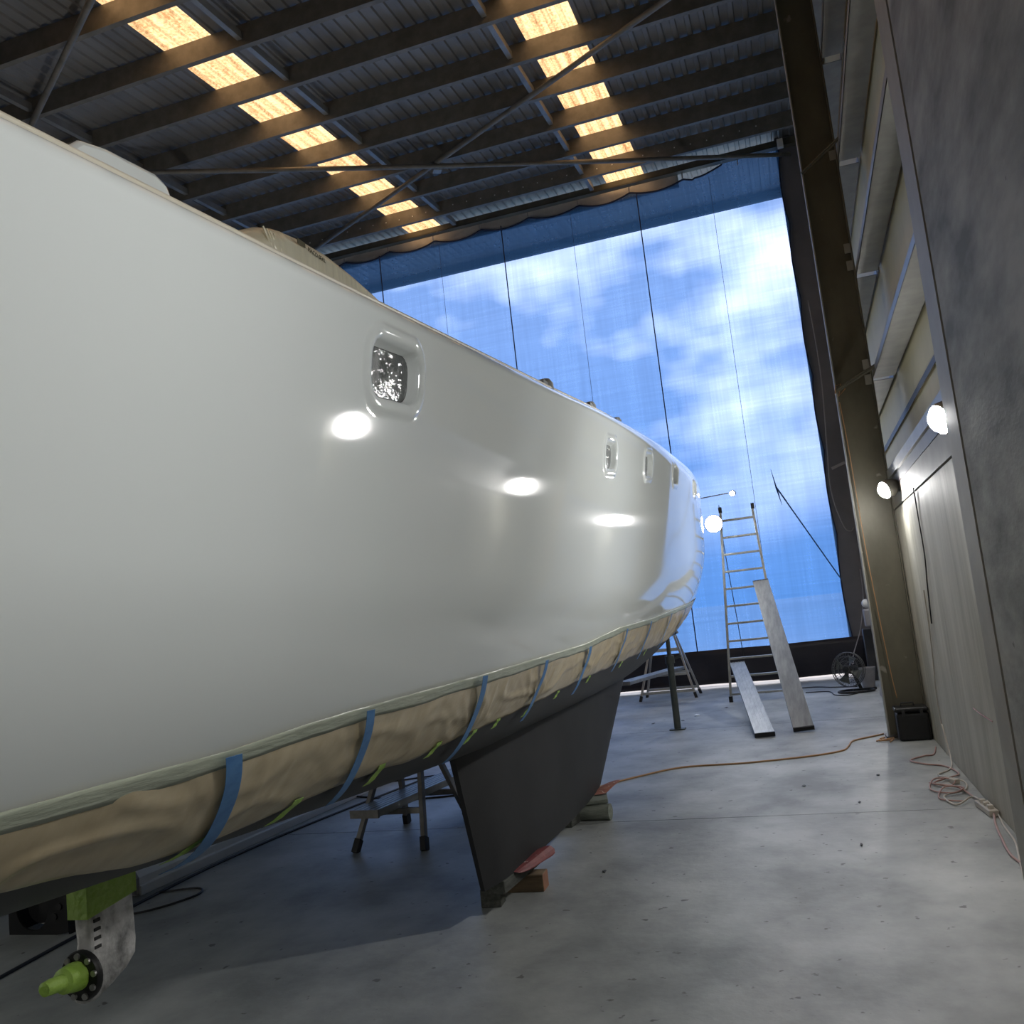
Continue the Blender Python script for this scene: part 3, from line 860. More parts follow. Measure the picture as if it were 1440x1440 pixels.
recalc(b.build('keel', M['keelpaint'], boat, smooth=True))['label'] = 'black fin keel resting on timber blocks'
# sail drive leg
XD = -1.90
prof = [(1.965, 1.10), (2.125, 1.08), (2.135, 0.98), (2.140, 0.86), (2.135, 0.822), (2.10, 0.795), (2.05, 0.775), (1.985, 0.755), (1.955, 0.758), (1.952, 0.80), (1.965, 0.86), (1.972, 0.90), (1.968, 0.95), (1.966, 1.02)]
sd = MB(); n = len(prof); cyp = sum(p[0] for p in prof)/n; czp = sum(p[1] for p in prof)/n
rings = []
for (dx, sc) in ((-0.026, 0.90), (-0.021, 0.97), (-0.010, 1.0), (0.010, 1.0), (0.021, 0.97), (0.026, 0.90)):
    rings.append([(XD+dx, cyp+(p-cyp)*sc, czp+(q-czp)*sc) for p, q in prof])
vs_ = [v for r_ in rings for v in r_]
fs_ = [(k*n+i, k*n+(i+1) % n, (k+1)*n+(i+1) % n, (k+1)*n+i) for k in range(5) for i in range(n)]+[tuple(range(n))[::-1], tuple(5*n+i for i in range(n))]
sd.add(vs_, fs_)
leg = recalc(sd.build('sail_drive', M['drive'], boat, smooth=True, bevel=0.004)); leg['label'] = 'bare scratched alloy sail drive leg'
for k in range(5): MB().box((XD+0.026, 1.992, 0.975-k*0.022), (0.006, 0.022, 0.008)).build('water_slot', M['rubber'], leg)
MB().lathe([(0.0, -0.002), (0.058, -0.002), (0.062, 0.004), (0.062, 0.014), (0.050, 0.02)], (XD+0.004, 1.95, 0.828), (0, 1, 0), 28).build('hub_flange', M['black_plastic'], leg, smooth=True)
for k in range(9):
    a = 2*PI*k/9+0.2
    MB().lathe([(0.0, -0.008), (0.008, -0.008), (0.008, 0.004)], (XD+0.004+0.050*math.cos(a), 1.95, 0.828+0.050*math.sin(a)), (0, 1, 0), 10).build('bolt', M['bolt'], leg)
MB().tube([(XD, 1.955, 0.83), (XD, 1.93, 0.833), (XD, 1.90, 0.835), (XD+0.002, 1.895, 0.835), (XD, 1.86, 0.838), (XD-0.002, 1.842, 0.838), (XD, 1.838, 0.838)], [0.036, 0.036, 0.031, 0.020, 0.019, 0.017, 0.010], 16).build('taped_shaft', M['green_tape'], leg, smooth=True)['label'] = 'propeller shaft wrapped in green tape'
b = MB().prism([(1.955, 0.965), (2.137, 0.985), (2.137, 1.13), (1.955, 1.14)], 'X', XD-0.032, XD+0.032)
b.build('green_masking', M['green_tape'], leg)
# masked coachroof, its print, and a white locker on deck
prof = [(2.27, 2.44), (2.29, 2.84), (2.34, 2.905), (2.42, 2.95), (2.52, 2.985), (2.66, 3.005), (2.84, 3.015), (3.03, 3.005), (3.22, 2.985), (3.42, 2.945), (3.7, 2.85), (4.0, 2.70), (4.3, 2.50), (4.3, 2.44)]
cb = MB(); n = len(prof); rings = []
for (x_, sc) in ((-1.46, 0.90), (-1.49, 0.97), (-1.52, 0.995), (-1.60, 1.0), (-3.9, 1.0)):
    rings.append([(x_, 3.2+(p-3.2)*(0.5+0.5*sc), 2.44+(q-2.44)*sc) for p, q in prof])
sub = []
vs_ = [v for r_ in rings for v in r_]
cb.add(vs_, [(k*n+i, k*n+(i+1) % n, (k+1)*n+(i+1) % n, (k+1)*n+i) for k in range(4) for i in range(n)]+[tuple(range(n))[::-1]])
recalc(cb.build('masked_coachroof', M['film2'], boat, smooth=True, bevel=0.02, seg=3))['label'] = 'coachroof wrapped in creased yellowish masking film'
for k in range(9):      # pulled folds in the film
    y0 = 2.40+k*0.02 if k < 4 else 2.62+0.10*(k-4); z0 = 2.93 if k < 4 else 2.92
    MB().tube([(-1.470, y0, z0), (-1.452, y0+(0.05 if k < 4 else 0.0)+0.02, z0-0.14)], [0.003, 0.009], 5).build('film_fold', M['film2'], boat)
tx = bpy.data.curves.new('film_print', 'FONT'); tx.body = 'MACO-SEAL'; tx.size = 0.022; tx.extrude = 0.0005
to = bpy.data.objects.new('film_print', tx); COL.objects.link(to)
to.data.materials.append(M['print'])
to.matrix_world = Matrix(((0, 0, 1, -1.455), (1, 0, 0, 2.650), (0, 1, 0, 2.938), (0, 0, 0, 1))) @ Matrix.Rotation(-0.02, 4, 'Z')
dg = bpy.context.evaluated_depsgraph_get(); dg.update()
me = bpy.data.meshes.new_from_object(to.evaluated_get(dg))
t2 = bpy.data.objects.new('film_print', me); COL.objects.link(t2)
mwt = to.matrix_world.copy()
bpy.data.objects.remove(to)
me.transform(mwt)
t2.parent = boat; t2.matrix_parent_inverse = world_inv(boat)
MB().box((-1.455, 2.607, 2.949), (0.002, 0.050, 0.018)).build('film_print', M['print'], boat)
lk = MB().prism([(1.40, 2.40), (1.40, 2.655), (1.43, 2.683), (1.50, 2.70), (1.66, 2.715), (1.70, 2.705), (1.725, 2.66), (1.74, 2.40)], 'X', -1.75, -1.285)
lk.build('deck_locker', M['gelcoat'], boat, bevel=0.012, smooth=True)
for (y_, s_) in ((4.10, 1.2), (5.1, 1.0), (6.14, 1.0), (7.9, 1.0)):
    w, z = section(y_)[-1]; bx = XC+w-0.02
    c = MB().lathe([(0.035*s_, 0), (0.034*s_, 0.035), (0.022*s_, 0.055), (0.001, 0.06)], (bx, y_, z-0.005), (0, 0, 1), 14)
    c.box((bx, y_-0.06, z+0.01), (0.05, 0.10, 0.03))
    c.build('deck_fitting', M['port_rim'], boat, smooth=True)

# ------------------------------------------------------------------ keel blocks
def block(name, c, d, rz_, m, label, cat='timber block', group=None, endm=None):
    R_ = Matrix.Rotation(rz_, 3, 'Z'); o = MB().box(c, d, M_=R_).build(name, [m, endm] if endm else m, bevel=0.006)
    if endm:
        o.data.polygons[1].material_index = 1
        o.data.polygons[0].material_index = 1
    return tag(o, label, cat, group)
block('timber_block', (-1.925, 5.42, 0.050), (0.38, 0.13, 0.10), 0.05, M['timber'], 'short brown timber block with a reddish end under the rear of the keel', endm=M['timber_end'])
block('timber_block', (-1.95, 5.28, 0.101+0.001), (0.10, 0.50, 0.0), 0, M['timber_dark'], '') if False else None
block('timber_block', (-1.90, 5.30, 0.138), (0.15, 0.62, 0.072), -0.05, M['timber_dark'], 'dark weathered timber laid along the underside of the keel at the rear')
block('timber_block', (-1.975, 5.14, 0.052), (0.12, 0.12, 0.102), 0.1, M['timber_dark'], 'dark timber packer on the floor at the rear corner of the keel')
o = MB().tube([(-2.16, 7.20, 0.062), (-1.70, 7.165, 0.062)], 0.062, 20).build('timber_log', M['timber_grey'], smooth=True)
tag(o, 'short round grey log on the floor under the front of the keel', 'log')
R_ = Matrix.Rotation(0.15, 3, 'Z')
block('timber_block', (-1.86, 7.31, 0.14), (0.22, 0.34, 0.032), 0.25, M['timber_grey'], 'grey timber wedge lying on the round log under the keel')
block('timber_block', (-2.06, 7.05, 0.062), (0.22, 0.2, 0.12), -0.1, M['timber_dark'], 'dark timber block beside the round log under the keel')
def pad(pts, m, label):
    b = MB(); vs_ = []
    for (x_, y_, z_) in pts: vs_.append((x_, y_, z_))
    rows_ = len(pts)//4
    b.add(vs_, [(r_*4+c, r_*4+c+1, (r_+1)*4+c+1, (r_+1)*4+c) for r_ in range(rows_-1) for c in range(3)])
    o = b.build('red_pad', m, solid=0.006); s = o.modifiers.new('sub', 'SUBSURF'); s.levels = s.render_levels = 1
    return tag(o, label, 'pad')
pad([(-1.90, 5.12, 0.180), (-1.86, 5.13, 0.182), (-1.82, 5.14, 0.180), (-1.80, 5.15, 0.165),
     (-1.89, 5.27, 0.180), (-1.84, 5.28, 0.184), (-1.79, 5.29, 0.190), (-1.765, 5.30, 0.150),
     (-1.88, 5.42, 0.180), (-1.82, 5.43, 0.190), (-1.76, 5.45, 0.205), (-1.735, 5.46, 0.160),
     (-1.87, 5.58, 0.180), (-1.80, 5.59, 0.198), (-1.73, 5.61, 0.225), (-1.69, 5.62, 0.150)], M['red_pad'], 'folded dark red pad sticking out between keel and timber at the rear')
pad([(-1.92, 7.30, 0.160), (-1.86, 7.31, 0.162), (-1.80, 7.33, 0.165), (-1.76, 7.34, 0.160),
     (-1.90, 7.42, 0.162), (-1.84, 7.43, 0.185), (-1.78, 7.45, 0.20), (-1.72, 7.46, 0.205),
     (-1.88, 7.58, 0.162), (-1.82, 7.60, 0.20), (-1.74, 7.62, 0.22), (-1.66, 7.64, 0.225)], M['red_pad2'], 'crumpled reddish pad under the front corner of the keel')

# ------------------------------------------------------------------ boat stand
st = thing('boat_stand', (-1.85, 12.12, 0), 'dark steel screw prop holding up the front of the hull', 'boat stand')
MB().box((-1.85, 12.12, 0.008), (0.20, 0.14, 0.016)).build('base_plate', M['stand'], st)
MB().tube([(-1.85, 12.12, 0.016), (-1.84, 12.12, 0.90)], 0.045, 16).build('post', M['stand'], st, smooth=True)
MB().tube([(-1.84, 12.12, 0.86), (-1.84, 12.12, 0.96)], 0.062, 16).build('collar', M['stand'], st, smooth=True)
MB().bar((-1.77, 12.10, 0.92), (-1.68, 12.08, 0.95), 0.03, 0.03).build('handle', M['stand'], st)
MB().tube([(-1.84, 12.12, 0.95), (-1.835, 12.12, 1.22)], 0.028, 12).build('screw', M['stand'], st, smooth=True)
MB().box((-1.80, 12.12, 1.225), (0.22, 0.16, 0.04), M_=Matrix.Rotation(-0.35, 3, 'Y')).build('pad', M['rubber'], st, bevel=0.008)

# ------------------------------------------------------------------ ladder
ld = thing('ladder', (-0.95, 15.0, 0), 'tall aluminium ladder standing in front of the blue curtain', 'ladder')
def lx_l(z): return -1.385+0.075*z
def lx_r(z): return -0.50-0.050*z
def ly(z): return 14.93+0.03*z
MB().bar((lx_l(0), ly(0), 0.0), (lx_l(3.02), ly(3.02), 3.02), 0.035, 0.075, (0, 1, 0)).build('rail', M['alu'], ld, bevel=0.004)
MB().bar((lx_r(0), ly(0), 0.0), (lx_r(3.04), ly(3.04), 3.04), 0.035, 0.075, (0, 1, 0)).build('rail', M['alu'], ld, bevel=0.004)
z = 0.12
while z < 2.95:
    MB().bar((lx_l(z), ly(z), z), (lx_r(z), ly(z), z), 0.07, 0.032, (0, 0, 1)).build('rung', M['alu'], ld, bevel=0.004)
    z += 0.276
for f_ in (lx_l, lx_r): MB().box((f_(0.04), ly(0.04), 0.045), (0.055, 0.10, 0.09)).build('foot', M['rubber'], ld)
MB().box((lx_r(3.04)+0.01, ly(3.04), 3.06), (0.05, 0.09, 0.09)).build('end_cap', M['rubber'], ld)
MB().box((lx_l(3.02), ly(3.02), 3.06), (0.05, 0.09, 0.09)).build('end_cap', M['rubber'], ld)
# lamp clamped to the ladder
t = lamp((-1.265, 14.72, 2.83), (0.05, -1, -0.1), 'bright round work lamp clamped to the top of the ladder', r=0.13, mt='ladder_bulb')
MB().bar((-1.25, 14.86, 2.83), (-1.19, 14.99, 2.86), 0.03, 0.03).build('clamp', M['steel_dark'], t)
t = lamp((-1.08, 17.42, 3.58), (-0.2, -1, -0.2), 'small dim lamp hanging on the blue curtain above the ladder', r=0.045, mt='far_bulb')
MB().bar((-1.15, 17.46, 3.60), (-1.85, 17.50, 3.57), 0.018, 0.018).build('arm', M['grey_rope'], t)

# planks: hollow ribbed aluminium boards
def plank(name, base, top_, w, th, label, cat='plank', m=None, cap='rubber'):
    base, top_ = Vector(base), Vector(top_); d = (top_-base); L_ = d.length; d.normalize()
    side = Vector((1, 0, 0)) - d*d.x; side.normalize(); nrm = side.cross(d).normalized()
    if nrm.z < 0 and abs(d.z) < 0.9: nrm = -nrm
    R_ = Matrix((side, d, nrm)).transposed()
    t_ = thing(name, base, label, cat)
    c = (base+top_)/2
    MB().box(c, (w, L_, th*0.85), M_=R_).build('board', m or M['alu_plank'], t_, bevel=0.003)
    k = 5
    for i in range(k+1):
        off = -w/2+0.008+(w-0.016)*i/k
        MB().box(c+side*off+nrm*(th*0.43), (0.012, L_-0.01, 0.006), M_=R_).build('rib', m or M['alu_plank'], t_)
    for p in (base, top_):
        MB().box(p, (w+0.004, 0.02, th), M_=R_).build('end_cap', M[cap], t_)
    return t_
plank('plank', (-0.26, 11.21, 0.035), (-0.675, 14.86, 1.84), 0.235, 0.05, 'long aluminium scaffold plank leaning on the ladder')
plank('plank', (-0.69, 10.97, 0.03), (-1.205, 14.86, 0.60), 0.225, 0.05, 'short aluminium scaffold plank leaning low on the ladder, left of the longer one')

# ------------------------------------------------------------------ trestles
def trestle(cx, cy_, dx, dy, h, label, m, rungs, tops=0.25):
    t = thing('trestle', (cx, cy_, 0), label, 'trestle')
    for sy_ in (-1, 1):
        for sx_ in (-1, 1):
            p0 = Vector((cx+sx_*dx/2, cy_+sy_*dy/2, 0.0)); p1 = Vector((cx+sx_*dx/2*tops, cy_+sy_*0.05, h))
            MB().bar(p0+(p1-p0)*0.02, p1, 0.035, 0.055, (0, 1, 0)).build('leg', m, t, bevel=0.003)
            MB().bar(p0, p0+(p1-p0)*(0.09/h), 0.045, 0.068, (0, 1, 0)).build('rubber_foot', M['rubber'], t)
        for zr in rungs:
            q = zr/h; k = dx/2*(1-(1-tops)*q); yy = cy_+sy_*(dy/2*(1-q)+0.05*q)
            MB().bar((cx-k, yy, zr), (cx+k, yy, zr), 0.03, 0.045).build('rung', m, t, bevel=0.003)
    MB().box((cx, cy_, h+0.01), (dx*tops+0.14, 0.16, 0.03)).build('top_bar', m, t, bevel=0.004)
    return t
trestle(-3.25, 6.87, 0.58, 0.95, 0.84, 'dull aluminium trestle with black rubber feet standing behind the keel', M['alu_dull'], (0.27,), 0.45)
trestle(-2.55, 16.40, 0.98, 0.7, 1.20, 'aluminium trestle near the curtain under the front of the hull', M['alu'], (0.13, 0.42, 0.84), 0.35)
plank('plank', (-3.33, 6.20, 0.325), (-3.05, 9.6, 0.325), 0.24, 0.06, 'pale aluminium plank resting on the trestle rung behind the keel', cap='alu_dull')
plank('plank', (-2.95, 14.3, 0.475), (-2.42, 16.8, 0.475), 0.24, 0.06, 'pale plank resting on the rungs of the far trestle', cap='alu_dull')

# long white beam on the floor beyond the boat, cables
bm_ = MB().prism([(-4.93, 0.0), (-4.93, 0.17), (-4.88, 0.20), (-4.77, 0.20), (-4.72, 0.12), (-4.72, 0.07), (-4.70, 0.065), (-4.70, 0.0)], 'Y', 5.42, 9.8)
bo = bm_.build('beam', M['white_paint'], bevel=0.004)
tag(bo, 'long white beam lying on the floor beneath the boat', 'beam')
MB().prism([(-4.935, 0.01), (-4.935, 0.17), (-4.88, 0.205), (-4.77, 0.205), (-4.715, 0.12), (-4.715, 0.01)], 'Y', 5.395, 5.425).build('end_cap', M['grey_card'], bo)
for yy in (6.3, 7.2): MB().box((-4.82, yy, 0.204), (0.05, 0.03, 0.012)).build('clip', M['rubber'], bo)
def cable(pts, r, m, label, cat='cable', k=7):
    return tag(MB().tube(smooth_path(pts, k), r, 7).build('cable', M[m], smooth='all'), label, cat)
cable([(-4.3, 3.2, 0.008), (-4.45, 4.2, 0.008), (-4.55, 5.1, 0.008), (-4.62, 6.2, 0.008), (-4.55, 7.5, 0.008), (-4.3, 9.5, 0.008)], 0.010, 'dark_cord', 'black cable running along the floor beside the white beam')
cable([(-4.60, 5.45, 0.008), (-4.33, 5.55, 0.008), (-4.22, 5.38, 0.008), (-4.38, 5.05, 0.008), (-4.7, 4.95, 0.008)], 0.007, 'dark_cord', 'black cable loop on the floor by the end of the white beam')
cable([(-6.2, 8.6, 0.008), (-5.0, 8.7, 0.008), (-4.0, 8.35, 0.008), (-3.3, 8.5, 0.008), (-2.5, 8.75, 0.008)], 0.009, 'dark_cord', 'dark cable crossing the floor behind the trestle')
cable([(-6.0, 9.6, 0.008), (-5.0, 9.3, 0.008), (-4.0, 9.7, 0.008), (-3.0, 9.5, 0.008)], 0.008, 'dark_cord', 'farther dark cable crossing the floor behind the trestle')

# black box with a round cut-out
bx = thing('equipment_box', (-4.86, 4.9, 0), 'black box with a round opening on the floor beneath the boat', 'box')
def plate_hole(x0, x1, z0, z1, cx, cz, r, y0, y1, sides=28):
    """plate in X-Z with a round hole"""
    b = MB(); ring_i = []; ring_o = []
    for k in range(sides):
        a = 2*PI*k/sides; ca, sa = math.cos(a), math.sin(a)
        ring_i.append((cx+r*ca, cz+r*sa))
        s_ = min((x1-cx)/ca if ca > 1e-6 else 9e9, (x0-cx)/ca if ca < -1e-6 else 9e9, (z1-cz)/sa if sa > 1e-6 else 9e9, (z0-cz)/sa if sa < -1e-6 else 9e9)
        ring_o.append((cx+s_*ca, cz+s_*sa))
    vs_ = [(p[0], y, p[1]) for y in (y0, y1) for rr in (ring_i, ring_o) for p in rr]
    n = sides; fs_ = []
    for k in range(n):
        k2 = (k+1) % n
        fs_ += [(k, k2, n+k2, n+k), (2*n+k, 3*n+k, 3*n+k2, 2*n+k2), (k, 2*n+k, 2*n+k2, k2), (n+k, n+k2, 3*n+k2, 3*n+k)]
    return b.add(vs_, fs_)
recalc(plate_hole(-5.07, -4.60, 0.0, 0.36, -4.88, 0.15, 0.125, 4.66, 4.675).build('front_panel', M['black_plastic'], bx))
MB().span(-5.07, -5.055, 4.675, 5.15, 0, 0.36).build('side_panel', M['black_plastic'], bx)
MB().span(-4.615, -4.60, 4.675, 5.15, 0, 0.36).build('side_panel', M['black_plastic'], bx)
MB().span(-5.07, -4.60, 4.66, 5.15, 0.36, 0.375).build('lid', M['black_plastic'], bx)
MB().lathe([(0.0, 0), (0.115, 0.0), (0.118, 0.02), (0.10, 0.03)], (-4.90, 4.76, 0.15), (0, 1, 0), 24).build('disc', M['white_paint'], bx)
MB().lathe([(0.0, -0.03), (0.098, -0.02), (0.10, 0.0)], (-4.885, 4.75, 0.145), (0, 1, 0), 24).build('hub', M['black_plastic'], bx)
for (x_, z_) in ((-4.70, 0.24), (-4.66, 0.17), (-4.70, 0.11), (-4.64, 0.26)):
    MB().lathe([(0.0, 0), (0.022, 0.0), (0.022, 0.012)], (x_, 4.648, z_), (0, 1, 0), 12).build('knob', M['rubber'], bx)

# ------------------------------------------------------------------ floor fan
fn = thing('floor_fan', (0.42, 15.1, 0), 'black floor fan on a looped base by the right end of the curtain', 'fan')
fc = Vector((0.42, 15.05, 0.345)); fa_ = Vector((-0.50, -0.85, 0.12)).normalized()
sd_ = fa_.cross(Vector((0, 0, 1))).normalized(); up_ = sd_.cross(fa_)
cage = MB()
for (r_, h_) in ((0.262, 0.0), (0.262, -0.05), (0.20, 0.045), (0.13, 0.055), (0.06, 0.06), (0.20, -0.085), (0.12, -0.10)):
    P = [fc+fa_*h_+sd_*r_*math.cos(2*PI*k/28)+up_*r_*math.sin(2*PI*k/28) for k in range(29)]
    cage.tube(P, 0.0045 if r_ < 0.25 else 0.007, 5, cap=False)
for k in range(36):
    a = 2*PI*k/36; d_ = sd_*math.cos(a)+up_*math.sin(a)
    cage.tube([fc+fa_*0.06+d_*0.05, fc+fa_*0.045+d_*0.20, fc+d_*0.262, fc-fa_*0.05+d_*0.262, fc-fa_*0.085+d_*0.2, fc-fa_*0.10+d_*0.06], 0.0016, 4)
cage.build('cage', mat('cage_grey', (0.12, 0.12, 0.12), rough=0.4, metal=0.4), fn)
for k in range(4):
    a = PI/2*k+0.4; b = MB(); vs_ = []
    for i in range(6):
        r_ = 0.05+0.035*i
        for (sg, tw) in ((-0.35, -0.025), (0.35, 0.025)):
            aa = a+sg*(0.6+0.1*i); vs_.append(fc-fa_*0.02+fa_*tw+sd_*r_*math.cos(aa)+up_*r_*math.sin(aa))
    b.add(vs_, [(2*i, 2*i+1, 2*i+3, 2*i+2) for i in range(5)]); b.build('blade', mat('blade_grey', (0.10, 0.11, 0.10), rough=0.5), fn, solid=0.004)
MB().lathe([(0.001, 0.0), (0.055, -0.01), (0.07, -0.08), (0.065, -0.20), (0.03, -0.23), (0.001, -0.23)], fc-fa_*0.02, fa_, 20).build('motor', M['black_plastic'], fn, smooth=True)
MB().lathe([(0.001, 0.02), (0.04, 0.015), (0.045, -0.01)], fc+fa_*0.05, fa_, 18).build('hub_cap', M['rubber'], fn)
pb = fc-fa_*0.12; foot_c = Vector((pb.x+0.10, pb.y, 0.03))
MB().bar(pb, foot_c, 0.05, 0.03, (0, 1, 0)).build('neck', M['rubber'], fn)
P = [Vector((0.50+0.26*math.cos(a), 15.0+0.20*math.sin(a), 0.018)) for a in [2*PI*k/24 for k in range(25)]]
MB().tube(P, 0.016, 8, cap=False).build('base_loop', M['rubber'], fn, smooth='all')
MB().bar((0.46, 15.1, 0.025), (0.80, 15.14, 0.025), 0.05, 0.03).build('base_bar', M['rubber'], fn)
cable([(-0.9, 15.9, 0.008), (-0.2, 16.2, 0.008), (0.2, 15.9, 0.008), (0.55, 15.75, 0.008)], 0.009, 'dark_cord', 'dark cable on the floor running towards the fan along the curtain')
cable([(-0.25, 15.4, 0.008), (0.1, 15.3, 0.008), (0.18, 14.75, 0.008), (0.35, 14.6, 0.008), (0.5, 14.75, 0.008)], 0.008, 'dark_cord', 'dark cable curling on the floor in front of the fan base')
# bucket, boards and clutter behind the column
bk = MB().lathe([(0.001, 0.0), (0.09, 0.0), (0.13, 0.30), (0.135, 0.30), (0.135, 0.31), (0.125, 0.31), (0.095, 0.01), (0.0, 0.01)], (0.72, 15.6, 0), (0, 0, 1), 22).build('bucket', M['grey_card'], smooth=True)
tag(bk, 'small white bucket on the floor behind the fan', 'bucket')
R_ = Matrix.Rotation(-0.12, 3, 'X') @ Matrix.Rotation(0.05, 3, 'Y')
tag(MB().box((0.86, 14.0, 0.42), (0.025, 0.75, 0.84), M_=Matrix.Rotation(0.14, 3, 'Y')).build('board', M['grey_card'], bevel=0.004), 'grey board leaning on the wall behind the steel column', 'board')
tag(MB().box((0.90, 13.2, 0.30), (0.022, 0.22, 0.60), M_=Matrix.Rotation(0.10, 3, 'Y')).build('board', M['grey_card'], bevel=0.004), 'narrow grey board leaning just behind the steel column', 'board')
b = MB(); 
o = b.box((0.90, 16.3, 1.06), (0.13, 0.26, 0.30)).build('cloth_bag', M['grey_card'], bevel=0.03, seg=3)
tag(o, 'pale cloth bag hanging on the dark wall above the fan', 'bag')
tag(MB().ball((0.90, 16.25, 1.30), 0.075).build('paper_roll', M['white_paint'], smooth='all'), 'white crumpled roll above the hanging cloth bag', 'roll')
tag(MB().span(0.80, 0.93, 16.6, 16.9, 0, 0.86).build('cabinet', M['steel_dark'], bevel=0.01), 'dark narrow cabinet against the wall behind the fan', 'cabinet')

# ------------------------------------------------------------------ black case at the column
cs = thing('equipment_case', (0.83, 10.14, 0), 'black moulded plastic case standing at the foot of the steel column', 'case')
MB().span(0.675, 0.985, 10.06, 10.32, 0.0, 0.285).build('case_body', M['black_plastic'], cs, bevel=0.03, seg=3)
MB().span(0.665, 0.985, 10.05, 10.33, 0.288, 0.335).build('lid', M['black_plastic'], cs, bevel=0.02, seg=3)
MB().tube([(0.74, 10.19, 0.335), (0.745, 10.19, 0.368), (0.86, 10.19, 0.368), (0.865, 10.19, 0.335)], 0.009, 8).build('handle', M['rubber'], cs)
for xx in (0.73, 0.90): MB().span(xx, xx+0.03, 10.04, 10.052, 0.25, 0.31).build('latch', M['rubber'], cs)

# ------------------------------------------------------------------ cords on the floor
cable([(-2.3, 8.1, 0.008), (-2.05, 8.55, 0.008), (-1.80, 8.9, 0.008), (-1.417, 9.27, 0.008), (-0.794, 9.32, 0.008), (-0.194, 9.50, 0.008), (0.10, 9.70, 0.008), (0.175, 9.95, 0.008), (0.24, 10.28, 0.008), (0.465, 10.52, 0.008), (0.56, 10.62, 0.008)], 0.009, 'orange_cord', 'orange extension cord crossing the floor from the keel to the steel column', 'cord')
cable([(0.46, 10.15, 0.010), (0.55, 10.30, 0.02), (0.50, 10.22, 0.02), (0.60, 10.18, 0.012), (0.48, 10.10, 0.02), (0.63, 10.25, 0.015), (0.58, 10.05, 0.01)], 0.007, 'orange_cord', 'tangle of orange cord at the foot of the steel column', 'cord')
cable([(0.95, 9.6, 0.008), (0.883, 9.213, 0.008), (0.80, 9.17, 0.008), (0.66, 8.95, 0.012), (0.76, 8.75, 0.01), (0.90, 8.62, 0.008), (0.955, 8.24, 0.012), (0.83, 8.05, 0.018), (0.72, 7.86, 0.02), (0.866, 7.70, 0.02), (0.93, 7.33, 0.015), (0.945, 7.21, 0.03)], 0.007, 'pink_cord', 'dusky pink cable tangled on the floor along the right wall', 'cable')
cable([(0.97, 9.0, 0.30), (0.975, 8.8, 0.06), (0.93, 8.5, 0.010), (0.80, 8.25, 0.012), (0.86, 8.0, 0.03), (0.95, 7.9, 0.012), (0.90, 7.6, 0.015), (0.74, 7.45, 0.012), (0.78, 7.15, 0.012), (0.90, 7.3, 0.03), (0.93, 7.16, 0.04)], 0.0065, 'white_cord', 'off-white cable tangled on the floor along the right wall', 'cable')
cable([(0.955, 7.02, 0.05), (0.97, 6.9, 0.03), (0.93, 6.6, 0.008), (0.90, 6.25, 0.008), (0.88, 5.9, 0.008), (0.90, 5.6, 0.008), (0.86, 5.0, 0.008)], 0.0075, 'pink_cord', 'pink cable running from the power strip towards the viewer', 'cable')
cable([(0.965, 7.04, 0.055), (0.985, 6.85, 0.02), (0.965, 6.5, 0.008), (0.955, 6.15, 0.008), (0.90, 5.75, 0.008), (0.84, 5.3, 0.008)], 0.006, 'white_cord', 'white cable running from the power strip towards the viewer', 'cable')
cable([(0.70, 7.95, 0.010), (0.82, 7.75, 0.02), (0.88, 7.95, 0.025), (0.75, 8.05, 0.02), (0.68, 7.7, 0.01), (0.80, 7.5, 0.02), (0.90, 7.62, 0.03), (0.78, 7.72, 0.02), (0.70, 7.38, 0.01), (0.84, 7.25, 0.012)], 0.006, 'pink_cord', 'loops of pink cable heaped beside the power strip', 'cable')
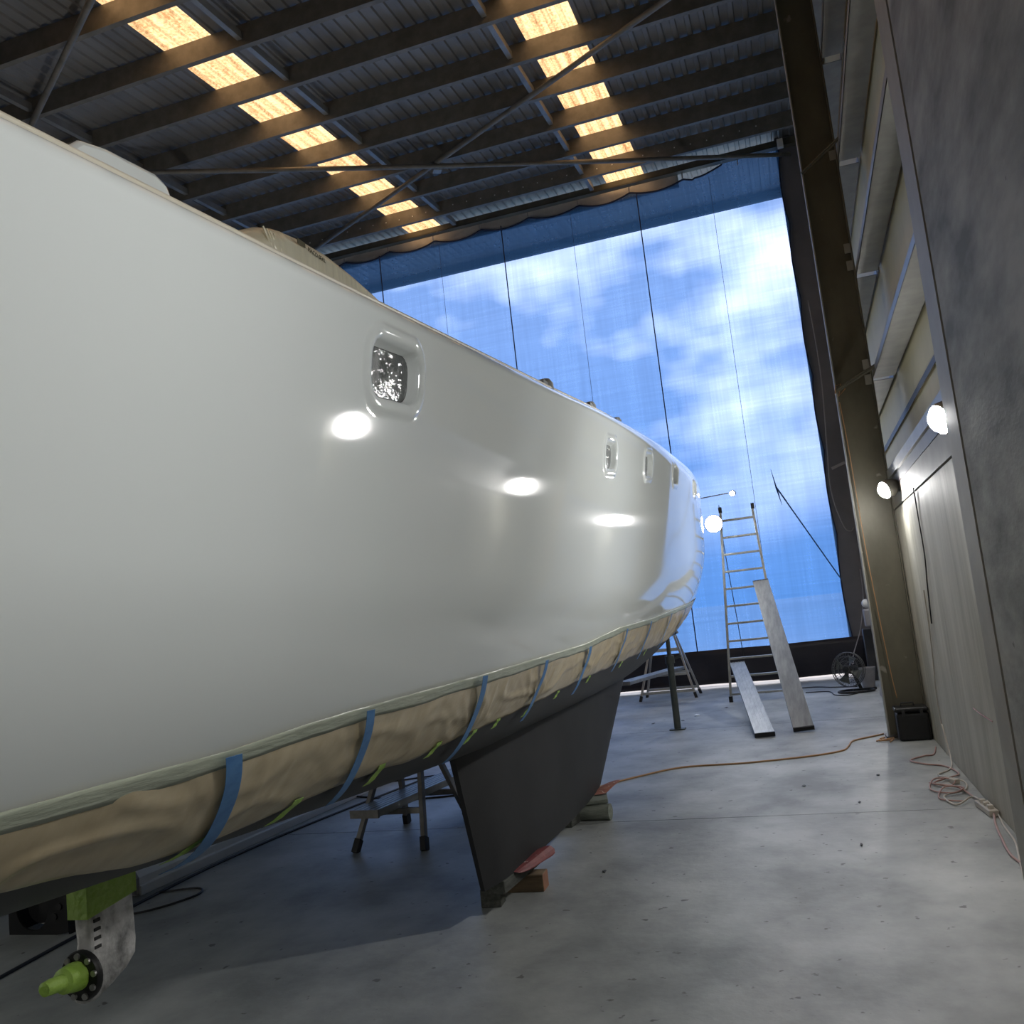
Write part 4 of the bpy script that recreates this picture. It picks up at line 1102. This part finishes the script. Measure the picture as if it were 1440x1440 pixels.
cable([(0.98, 8.37, 2.38), (0.985, 8.41, 2.17), (0.985, 8.40, 1.8), (0.985, 8.54, 1.55), (0.985, 8.68, 1.21)], 0.006, 'dark_cord', 'dark cable hanging down the concrete wall below the lamp')
cable([(0.985, 8.85, 1.5), (0.985, 8.9, 1.2), (0.985, 9.05, 0.8), (0.985, 9.19, 0.57), (0.985, 9.18, 0.26)], 0.006, 'white_cord', 'white cable hanging down the concrete wall behind the black case')
pw = thing('power_strip', (0.93, 7.05, 0), 'white power strip on the floor against the right wall', 'power strip')
R_ = Matrix.Rotation(0.10, 3, 'Z')
MB().box((0.945, 6.97, 0.022), (0.065, 0.34, 0.04), M_=R_).build('case', mat('strip_white', (0.46, 0.42, 0.36), rough=0.4), pw, bevel=0.006)
for k in range(3): MB().box((0.945+0.01-0.01*k, 6.88+0.09*k, 0.052), (0.035, 0.04, 0.024), M_=R_).build('plug', M['white_cord'], pw, bevel=0.004)
tag(MB().box((0.88, 7.93, 0.02), (0.05, 0.08, 0.035), rz=0.4).build('plug', M['white_cord'], bevel=0.006), 'white plug lying among the cables on the floor', 'plug')
MB().tube([(0.994, 7.19, 0.66), (0.993, 6.88, 0.655), (0.994, 6.49, 0.66)], 0.004, 5).build('chalk_mark', M['red_pad'], wr)
# litter on the concrete
for k, (x_, y_, s_) in enumerate(((-1.764, 13.51, 0.09), (0.35, 8.4, 0.03), (-0.25, 8.1, 0.035), (0.15, 7.4, 0.03), (-1.45, 5.75, 0.03), (0.1, 6.2, 0.03), (-1.9, 13.0, 0.05), (-2.3, 12.9, 0.05), (-1.4, 14.2, 0.05))):
    b = MB(); n = 7; vs_ = [(x_+s_*(0.3+0.7*random.random())*(1 if k == 0 else 0.6)*math.cos(2*PI*i/n), y_+1.2*s_*(0.6+0.4*random.random())*math.sin(2*PI*i/n), 0.003+0.006*random.random()) for i in range(n)]
    b.add(vs_, [tuple(range(n))])
    tag(b.build('litter', M['white_paint'] if k == 0 else M['dark_cord'], solid=0.002), 'scrap of white paper on the floor near the boat stand' if k == 0 else 'small dark flake of debris on the concrete floor', 'litter', None if k == 0 else 'dark flakes on the floor')
